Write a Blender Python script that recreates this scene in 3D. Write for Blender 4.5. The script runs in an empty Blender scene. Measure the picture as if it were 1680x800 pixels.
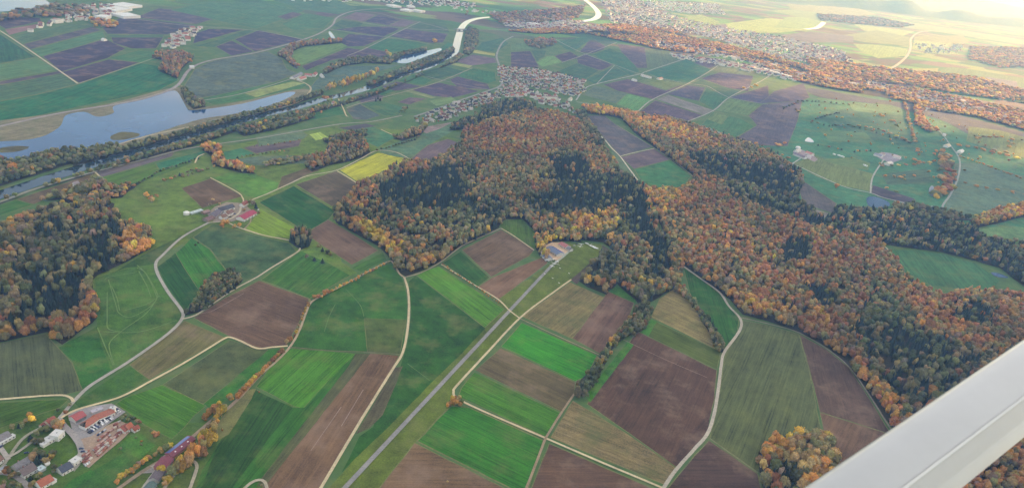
import bpy, bmesh, math, random
import numpy as np
from mathutils import Vector, Matrix
random.seed(7); RNG = np.random.default_rng(11)
sc = bpy.context.scene
COL = sc.collection
# ------------------------------------------------------------------ camera
FPX, CX, CY, HCAM = 1245.0, 840.0, 400.0, 520.0
ROLL = math.atan(.13)
PITCH = math.atan(530*math.cos(ROLL)/FPX)
Fw = Vector((0, math.cos(PITCH), -math.sin(PITCH)))
R0 = Vector((1, 0, 0)); U0 = R0.cross(Fw).normalized()
Rv = math.cos(ROLL)*R0 + math.sin(ROLL)*U0
Uv = math.cos(ROLL)*U0 - math.sin(ROLL)*R0
CAM = Vector((0, 0, HCAM))
def ray(x, y):
    return Fw + Rv*((x-CX)/FPX) - Uv*((y-CY)/FPX)
def P(x, y, z=0.0):
    d = ray(x, y)
    if d.z > -.004: d.z = -.004
    t = (z-HCAM)/d.z
    p = CAM + d*t
    return (p.x, p.y)
def proj(X, Y, Z):
    X = np.asarray(X, float); dx, dy, dz = X, np.asarray(Y, float), np.asarray(Z, float)-HCAM
    w = dx*Fw.x+dy*Fw.y+dz*Fw.z
    u = dx*Rv.x+dy*Rv.y+dz*Rv.z
    v = dx*Uv.x+dy*Uv.y+dz*Uv.z
    return CX+FPX*u/w, CY-FPX*v/w, w
cam = bpy.data.cameras.new('camera'); camo = bpy.data.objects.new('camera', cam); COL.objects.link(camo)
camo.matrix_world = Matrix(((Rv.x, Uv.x, -Fw.x, 0), (Rv.y, Uv.y, -Fw.y, 0), (Rv.z, Uv.z, -Fw.z, HCAM), (0, 0, 0, 1)))
cam.sensor_width = 36; cam.sensor_fit = 'HORIZONTAL'; cam.lens = FPX/1680*36
cam.clip_start = .05; cam.clip_end = 200000
cam.dof.use_dof = True; cam.dof.focus_distance = 1500; cam.dof.aperture_fstop = 11
sc.camera = camo
# ------------------------------------------------------------------ helpers
def S(r, g, b, k=1.0):
    f = lambda c: (c/12.92 if c <= .04045 else ((c+.055)/1.055)**2.4)
    return (f(r/255)*k, f(g/255)*k, f(b/255)*k)
def tag(o, label=None, cat=None, group=None, kind=None):
    if label: o['label'] = label
    if cat: o['category'] = cat
    if group: o['group'] = group
    if kind: o['kind'] = kind
    return o
def empty(name, loc=(0, 0, 0), rz=0):
    o = bpy.data.objects.new(name, None); COL.objects.link(o); o.location = loc; o.rotation_euler = (0, 0, rz)
    o.empty_display_size = 1
    return o
def meshobj(name, verts, faces, mats, parent=None, fm=None, color=None):
    me = bpy.data.meshes.new(name); me.from_pydata(verts, [], faces)
    for m in (mats if isinstance(mats, (list, tuple)) else [mats]): me.materials.append(m)
    if fm is not None: me.polygons.foreach_set('material_index', fm)
    me.update()
    o = bpy.data.objects.new(name, me); COL.objects.link(o)
    if parent: o.parent = parent
    if color: o.color = (*color, 1)
    return o
def copy_tree(o, parent=None):
    c = o.copy(); COL.objects.link(c)
    if parent: c.parent = parent
    for ch in o.children: copy_tree(ch, c)
    return c
class NT:
    def __init__(s, name, world=False):
        if world: s.m = bpy.data.worlds.new(name)
        else: s.m = bpy.data.materials.new(name)
        s.m.use_nodes = True; s.t = s.m.node_tree; s.t.nodes.clear()
    def n(s, typ, **kw):
        nd = s.t.nodes.new(typ)
        for k, v in kw.items():
            if k.startswith('_'): setattr(nd, k[1:], v)
            else:
                key = int(k[1:]) if k[0] == 'i' and k[1:].isdigit() else k.replace('__', ' ')
                sock = nd.inputs[key]
                if hasattr(v, 'is_linked') or isinstance(v, bpy.types.NodeSocket): s.t.links.new(v, sock)
                else: sock.default_value = v
        return nd
    def math(s, op, a, b=0.0, c=0.0, clamp=False):
        return s.n('ShaderNodeMath', _operation=op, _use_clamp=clamp, i0=a, i1=b, i2=c).outputs[0]
    def noise(s, vec, scale, detail=3, rough=.55):
        return s.n('ShaderNodeTexNoise', Vector=vec, Scale=scale, Detail=detail, Roughness=rough).outputs['Fac']
    def ramp(s, fac, stops):
        r = s.n('ShaderNodeValToRGB', Fac=fac); cr = r.color_ramp
        while len(cr.elements) < len(stops): cr.elements.new(.5)
        for e, (p, c) in zip(cr.elements, stops): e.position = p; e.color = (*c, 1)
        return r.outputs[0]
    def mapr(s, v, a, b, c, d):
        return s.n('ShaderNodeMapRange', Value=v, i1=a, i2=b, i3=c, i4=d).outputs[0]
    def mix(s, f, a, b, blend='MIX'):
        nd = s.n('ShaderNodeMix', _data_type='RGBA', _blend_type=blend)
        for i, v in ((0, f), (6, a), (7, b)):
            if isinstance(v, bpy.types.NodeSocket): s.t.links.new(v, nd.inputs[i])
            else: nd.inputs[i].default_value = v if i == 0 else ((*v, 1) if len(v) == 3 else v)
        return nd.outputs[2]
    def comb(s, x, y, z=0.0):
        return s.n('ShaderNodeCombineXYZ', i0=x, i1=y, i2=z).outputs[0]
    def scalecol(s, c, f):
        return s.n('ShaderNodeVectorMath', _operation='SCALE', i0=c, Scale=f).outputs[0]
    def bsdf(s, col, rough=.9, spec=.2, **kw):
        b = s.n('ShaderNodeBsdfPrincipled', Roughness=rough, **kw)
        b.inputs['Specular IOR Level'].default_value = spec
        if isinstance(col, bpy.types.NodeSocket): s.t.links.new(col, b.inputs['Base Color'])
        else: b.inputs['Base Color'].default_value = (*col, 1)
        s.n('ShaderNodeOutputMaterial', Surface=b.outputs[0])
        return s.m
MAT = {}
def uv_xy(t):
    uv = t.n('ShaderNodeUVMap'); sp = t.n('ShaderNodeSeparateXYZ', i0=uv.outputs[0])
    return uv.outputs[0], sp.outputs[0], sp.outputs[1]
def field_mat(name, big, fine, stripe, tram, grain, patch=None, pamt=0.0):
    """all fields: object colour, varied by furrows along V, wheelings, soil/growth patches."""
    t = NT(name); uv, u, v = uv_xy(t)
    oi = t.n('ShaderNodeObjectInfo'); rnd = t.math('MULTIPLY', oi.outputs['Random'], 500.0)
    pos = t.n('ShaderNodeNewGeometry').outputs['Position']
    nb = t.noise(pos, .009, 4, .55); nf = t.noise(pos, .06, 4, .6); ng = t.noise(pos, .55, 3, .65)
    st = t.noise(t.comb(t.math('MULTIPLY', u, .28), t.math('MULTIPLY', v, .014), rnd), 1.0, 3, .75)
    st2 = t.noise(t.comb(t.math('MULTIPLY', u, .08), t.math('MULTIPLY', v, .0015), rnd), 1.0, 1, .5)
    f = t.math('ADD', t.mapr(nb, .3, .7, -big, big), 1.0)
    f = t.math('ADD', f, t.mapr(nf, .3, .7, -fine, fine))
    f = t.math('ADD', f, t.mapr(st, .3, .7, -stripe, stripe))
    f = t.math('ADD', f, t.mapr(st2, .3, .7, -stripe*.3, stripe*.3))
    f = t.math('ADD', f, t.mapr(ng, .3, .7, -grain, grain))
    if tram:
        w = t.math('ADD', u, t.math('MULTIPLY', t.noise(t.comb(t.math('MULTIPLY', v, .02), rnd), 1.0, 1), 1.2))
        md = t.math('PINGPONG', w, 9.0)
        l = t.math('LESS_THAN', t.math('ABSOLUTE', t.math('SUBTRACT', md, 1.6)), .45)
        f = t.math('SUBTRACT', f, t.math('MULTIPLY', l, tram))
    c = t.scalecol(oi.outputs['Color'], f)
    if patch:
        pf = t.mapr(t.noise(pos, .02, 5, .65), .5, .68, 0, pamt)
        c = t.mix(pf, c, patch)
    MAT[name] = t.bsdf(c, .95, .1)
field_mat('crop', .15, .12, .34, .30, .18, S(120, 125, 70), .35)
field_mat('meadow', .26, .30, .08, 0, .30, S(122, 124, 72), .5)
field_mat('plough', .26, .12, .26, .10, .18, S(150, 126, 108), .45)
field_mat('stubble', .16, .20, .34, .10, .26, S(88, 98, 56), .6)
def simple(name, col, rough=.9, spec=.2, var=.12, sc_=.5, objcol=False, metal=0.0, var2=0):
    t = NT(name); pos = t.n('ShaderNodeNewGeometry').outputs['Position']
    f = t.math('ADD', t.mapr(t.noise(pos, sc_, 4, .65), .3, .7, -var, var), 1.0)
    if var2: f = t.math('ADD', f, t.mapr(t.noise(pos, sc_*.08, 3, .6), .3, .7, -var2, var2))
    if objcol: c = t.scalecol(t.n('ShaderNodeObjectInfo').outputs['Color'], f)
    else:
        rgb = t.n('ShaderNodeRGB'); rgb.outputs[0].default_value = (*col, 1); c = t.scalecol(rgb.outputs[0], f)
    MAT[name] = t.bsdf(c, rough, spec, Metallic=metal)
simple('surface', (1, 1, 1), .9, .2, .2, .5, True, var2=.16)      # tracks, yards: colour comes from the object
simple('margin', S(112, 116, 72), .95, .1, .25, .3, var2=.25)
simple('painted', (1, 1, 1), .55, .4, .05, 1.2, True)
simple('white_wall', S(225, 222, 214), .85, .2, .06, .6)
simple('bark', (.09, .07, .05), .95, .1, .2, 3)
simple('dark_glass', (.03, .035, .045), .12, .6, .1, 1)
simple('rubber', (.02, .02, .02), .8, .2, .1, 5)
simple('timber', (.22, .15, .09), .85, .2, .2, 2)
simple('steel', (.35, .36, .38), .4, .5, .1, 2, metal=.6)
# roof tiles: courses + object colour
t = NT('roof_tile'); tc = t.n('ShaderNodeTexCoord').outputs['Object']
pos = t.n('ShaderNodeNewGeometry').outputs['Position']
f = t.math('ADD', t.mapr(t.noise(pos, .5, 4, .7), .3, .7, -.2, .2), 1.0)
f = t.math('ADD', f, t.mapr(t.noise(pos, 4.0, 2, .6), .3, .7, -.12, .12))
MAT['roof_tile'] = t.bsdf(t.scalecol(t.n('ShaderNodeObjectInfo').outputs['Color'], f), .8, .3)
# solar panels: grid of modules
t = NT('solar'); tc = t.n('ShaderNodeTexCoord').outputs['Object']
sp = t.n('ShaderNodeSeparateXYZ', i0=tc)
g1 = t.math('LESS_THAN', t.math('FRACT', t.math('MULTIPLY', sp.outputs[0], .6)), .06)
c = t.mix(g1, S(92, 104, 160), S(150, 155, 180))
MAT['solar'] = t.bsdf(c, .22, .8)
# foliage: vertex colour x object colour x leaf noise
t = NT('foliage'); at = t.n('ShaderNodeAttribute', _attribute_name='Col')
pos = t.n('ShaderNodeNewGeometry').outputs['Position']
oi = t.n('ShaderNodeObjectInfo')
c = t.n('ShaderNodeVectorMath', _operation='MULTIPLY', i0=at.outputs['Color'], i1=oi.outputs['Color']).outputs[0]
f = t.math('ADD', t.mapr(t.noise(pos, .8, 3, .7), .3, .7, -.35, .35), 1.0)
c = t.scalecol(c, f)
b = t.n('ShaderNodeBsdfPrincipled', Roughness=.85); b.inputs['Specular IOR Level'].default_value = .15
t.t.links.new(c, b.inputs['Base Color'])
tr = t.n('ShaderNodeBsdfTranslucent'); t.t.links.new(c, tr.inputs[0])
mx = t.n('ShaderNodeMixShader', i0=.18); t.t.links.new(b.outputs[0], mx.inputs[1]); t.t.links.new(tr.outputs[0], mx.inputs[2])
t.n('ShaderNodeOutputMaterial', Surface=mx.outputs[0]); MAT['foliage'] = t.m
# forest floor
simple('litter', S(58, 54, 42), .95, .1, .35, .25, var2=.3)
# water
t = NT('water'); pos = t.n('ShaderNodeNewGeometry').outputs['Position']
nz = t.noise(pos, .25, 3, .6)
bp = t.n('ShaderNodeBump', Strength=.03, Distance=.3); t.t.links.new(nz, bp.inputs['Height'])
cw = t.mix(t.mapr(t.noise(pos, .006, 3), .35, .65, 0, 1), S(26, 66, 112), S(40, 84, 130))
b = t.n('ShaderNodeBsdfPrincipled', Roughness=.06, IOR=1.33); t.t.links.new(bp.outputs[0], b.inputs['Normal'])
t.t.links.new(cw, b.inputs['Base Color']); b.inputs['Specular IOR Level'].default_value = .9
t.n('ShaderNodeOutputMaterial', Surface=b.outputs[0]); MAT['water'] = t.m
MAT['river_water'] = MAT['water'].copy(); MAT['river_water'].name = 'river_water'
for nd in MAT['river_water'].node_tree.nodes:
    if nd.type == 'MIX': nd.inputs[6].default_value = (*S(28, 44, 58), 1); nd.inputs[7].default_value = (*S(44, 60, 70), 1)
# countryside that was not traced: patchwork of fields far off, grass near
t = NT('countryside'); pos = t.n('ShaderNodeNewGeometry').outputs['Position']
mp = t.n('ShaderNodeMapping', Vector=pos); mp.inputs['Rotation'].default_value = (0, 0, .5); mp.inputs['Scale'].default_value = (.0042, .0075, .0)
vo = t.n('ShaderNodeTexVoronoi', _distance='CHEBYCHEV', Vector=mp.outputs[0], Scale=1.0, Randomness=.75)
sp = t.n('ShaderNodeSeparateColor', Color=vo.outputs['Color'])
pc = t.ramp(sp.outputs[0], [(0, S(70, 112, 62)), (.22, S(112, 96, 84)), (.4, S(96, 140, 62)), (.55, S(88, 78, 74)), (.7, S(128, 142, 84)), (.85, S(60, 96, 60)), (1, S(140, 125, 100))])
for nd in t.t.nodes:
    if nd.type == 'VALTORGB': nd.color_ramp.interpolation = 'CONSTANT'
wood = t.mapr(t.noise(pos, .0011, 5, .6), .56, .6, 0, 1)
pc = t.mix(wood, pc, S(92, 78, 50))
grass = t.ramp(t.noise(pos, .02, 5, .65), [(.3, S(74, 96, 56)), (.5, S(84, 112, 62)), (.7, S(112, 118, 76))])
sy = t.n('ShaderNodeSeparateXYZ', i0=pos)
dist = t.n('ShaderNodeVectorMath', _operation='LENGTH', i0=pos).outputs['Value']
c = t.mix(t.mapr(dist, 3600, 4200, 0, 1), grass, pc)
MAT['countryside'] = t.bsdf(c, .95, .1)
# ------------------------------------------------------------------ sheets
ZC = [.05]
def nextz(st=.003): ZC[0] += st; return ZC[0]
def smooth_line(pts, closed=False, n=6):
    """Catmull-Rom through ground points"""
    out = []; m = len(pts)
    if m < 3 and not closed: 
        return pts
    rng = range(m if closed else m-1)
    for i in rng:
        p0 = pts[(i-1) % m] if closed else pts[max(i-1, 0)]; p1 = pts[i]
        p2 = pts[(i+1) % m] if closed else pts[min(i+1, m-1)]; p3 = pts[(i+2) % m] if closed else pts[min(i+2, m-1)]
        for k in range(n):
            s = k/n
            q = [0.5*((2*p1[a])+(-p0[a]+p2[a])*s+(2*p0[a]-5*p1[a]+4*p2[a]-p3[a])*s*s+(-p0[a]+3*p1[a]-3*p2[a]+p3[a])*s**3) for a in (0, 1)]
            out.append((q[0], q[1]))
    if not closed: out.append(pts[-1])
    return out
def ragged(g, step=18.0, amp=.5):
    out = []
    for i in range(len(g)):
        a, b = g[i], g[(i+1) % len(g)]
        L = math.hypot(b[0]-a[0], b[1]-a[1]); n = max(1, min(40, int(L/step)))
        for k in range(n):
            s = k/n; j = 0 if k == 0 else amp
            out.append((a[0]+(b[0]-a[0])*s+random.uniform(-j, j), a[1]+(b[1]-a[1])*s+random.uniform(-j, j)))
    return out
def ribbon(g, w, closed=False):
    vs, fs = [], []; n = len(g)
    for i in range(n):
        a = g[(i-1) % n] if (closed or i > 0) else g[i]; b = g[(i+1) % n] if (closed or i < n-1) else g[i]
        dx, dy = b[0]-a[0], b[1]-a[1]; L = math.hypot(dx, dy) or 1
        nx, ny = -dy/L*w/2, dx/L*w/2
        vs += [(g[i][0]+nx, g[i][1]+ny), (g[i][0]-nx, g[i][1]-ny)]
    for i in range(n if closed else n-1):
        j = (i+1) % n
        fs.append((2*i, 2*i+1, 2*j+1, 2*j))
    return vs, fs
def sheet(name, px, mat, color, furrow=None, margin=0.0, curved=False, kind='structure', label=None, cat=None, amp=.5):
    g = [P(x, y) for x, y in px]
    if curved: g = smooth_line(g, True, 5)
    far = min(math.hypot(*p) for p in g)
    g = ragged(g, 15 if far < 2500 else 40, amp if far < 2500 else amp*2)
    z = nextz()
    if furrow is None:
        best = max(range(len(px)), key=lambda i: math.dist(P(*px[i]), P(*px[(i+1) % len(px)])))
        a, b = P(*px[best]), P(*px[(best+1) % len(px)])
    else: a, b = P(*furrow[0]), P(*furrow[1])
    an = math.atan2(b[1]-a[1], b[0]-a[0]); ca, sa = math.cos(an), math.sin(an)
    vs = [(x, y, z) for x, y in g]; fs = [tuple(range(len(g)))]; fm = [0]
    ar = sum(g[i][0]*g[(i+1) % len(g)][1]-g[(i+1) % len(g)][0]*g[i][1] for i in range(len(g)))
    if ar < 0: fs = [tuple(reversed(fs[0]))]
    if margin:
        z2 = z+.0015; rv, rf = ribbon(g, margin, True); o0 = len(vs)
        vs += [(x, y, z2) for x, y in rv]; fs += [tuple(o0+i for i in q) for q in rf]; fm += [1]*len(rf)
    o = meshobj(name, vs, fs, [MAT[mat], MAT['margin']], None, fm, color)
    uvl = o.data.uv_layers.new(name='UVMap')
    li = np.empty(len(o.data.loops), int); o.data.loops.foreach_get('vertex_index', li)
    V = np.array(vs)[li]; U = np.stack([-V[:, 0]*sa+V[:, 1]*ca, V[:, 0]*ca+V[:, 1]*sa], 1)
    uvl.data.foreach_set('uv', U.ravel().astype('f'))
    tag(o, label, cat, None, kind)
    return o
ROADZ = [1.0]
def path(name, px, w, color, curved=True, mat='surface', gz=None):
    g = [P(x, y) for x, y in px]
    if curved: g = smooth_line(g, False, 6)
    elif len(g) == 2:
        g = [(g[0][0]+(g[1][0]-g[0][0])*k/20, g[0][1]+(g[1][1]-g[0][1])*k/20) for k in range(21)]
    vs, fs = ribbon(g, w)
    vs = [(x+random.uniform(-.12, .12), y+random.uniform(-.12, .12)) for x, y in vs]
    ROADZ[0] += .003
    z = ROADZ[0] if gz is None else nextz()
    o = meshobj(name, [(x, y, z) for x, y in vs], [tuple(reversed(f)) for f in fs], MAT[mat], None, None, color)
    o.data.update()
    if o.data.polygons[0].normal.z < 0: o.data.flip_normals()
    return tag(o, kind='structure')
# ------------------------------------------------------------------ ground and fields
n = 72; rr = [0, 800, 2500, 6000, 14000, 26000, 38000]
vs = [(0, 0, 0)]; fs = []
for r in rr[1:]:
    vs += [(r*math.cos(2*math.pi*i/n), r*math.sin(2*math.pi*i/n), 0) for i in range(n)]
for i in range(n): fs.append((0, 1+i, 1+(i+1) % n))
for k in range(len(rr)-2):
    for i in range(n):
        a, b = 1+k*n+i, 1+k*n+(i+1) % n; fs.append((a, a+n, b+n, b))
tag(meshobj('ground', vs, fs, MAT['countryside']), kind='structure')
# far hills beyond the last fields, top right
def hill(name, px, h, dep, col):
    g = [P(x, y) for x, y in px]; g = smooth_line(g, False, 8); vs = []; fs = []; nn = len(g); K = 9
    for i, (x, y) in enumerate(g):
        d = math.hypot(x, y); ux, uy = x/d, y/d
        hh = h*math.sin(math.pi*i/(nn-1))**.6*(.75+.25*math.sin(i*.9)+.2*math.sin(i*.37+1))
        for k in range(K):
            s = k/(K-1); vs.append((x+ux*dep*s, y+uy*dep*s, hh*math.sin(math.pi*s)**1.2-.5*(s in (0, 1))+.02))
    for i in range(nn-1):
        for k in range(K-1):
            a = i*K+k; fs.append((a, a+K, a+K+1, a+1))
    o = meshobj(name, vs, fs, MAT['meadow'], None, None, col); 
    for p in o.data.polygons: p.use_smooth = True
    o.data.uv_layers.new(name='UVMap')
    if o.data.polygons[len(fs)//2].normal.z < 0: o.data.flip_normals()
    return tag(o, kind='structure')
hill('hill', [(1180, -8), (1280, 4), (1400, 14), (1500, 26), (1600, 38), (1720, 50)], 160, 1800, S(70, 86, 52))
hill('hill', [(900, -20), (1050, -16), (1200, -14), (1350, -2), (1500, 8), (1700, 25)], 260, 3500, S(72, 84, 56))
G = lambda r, g, b: S(r, g, b)
BR, BD, BP = (112, 94, 84), (92, 75, 72), (128, 110, 98)
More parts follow.
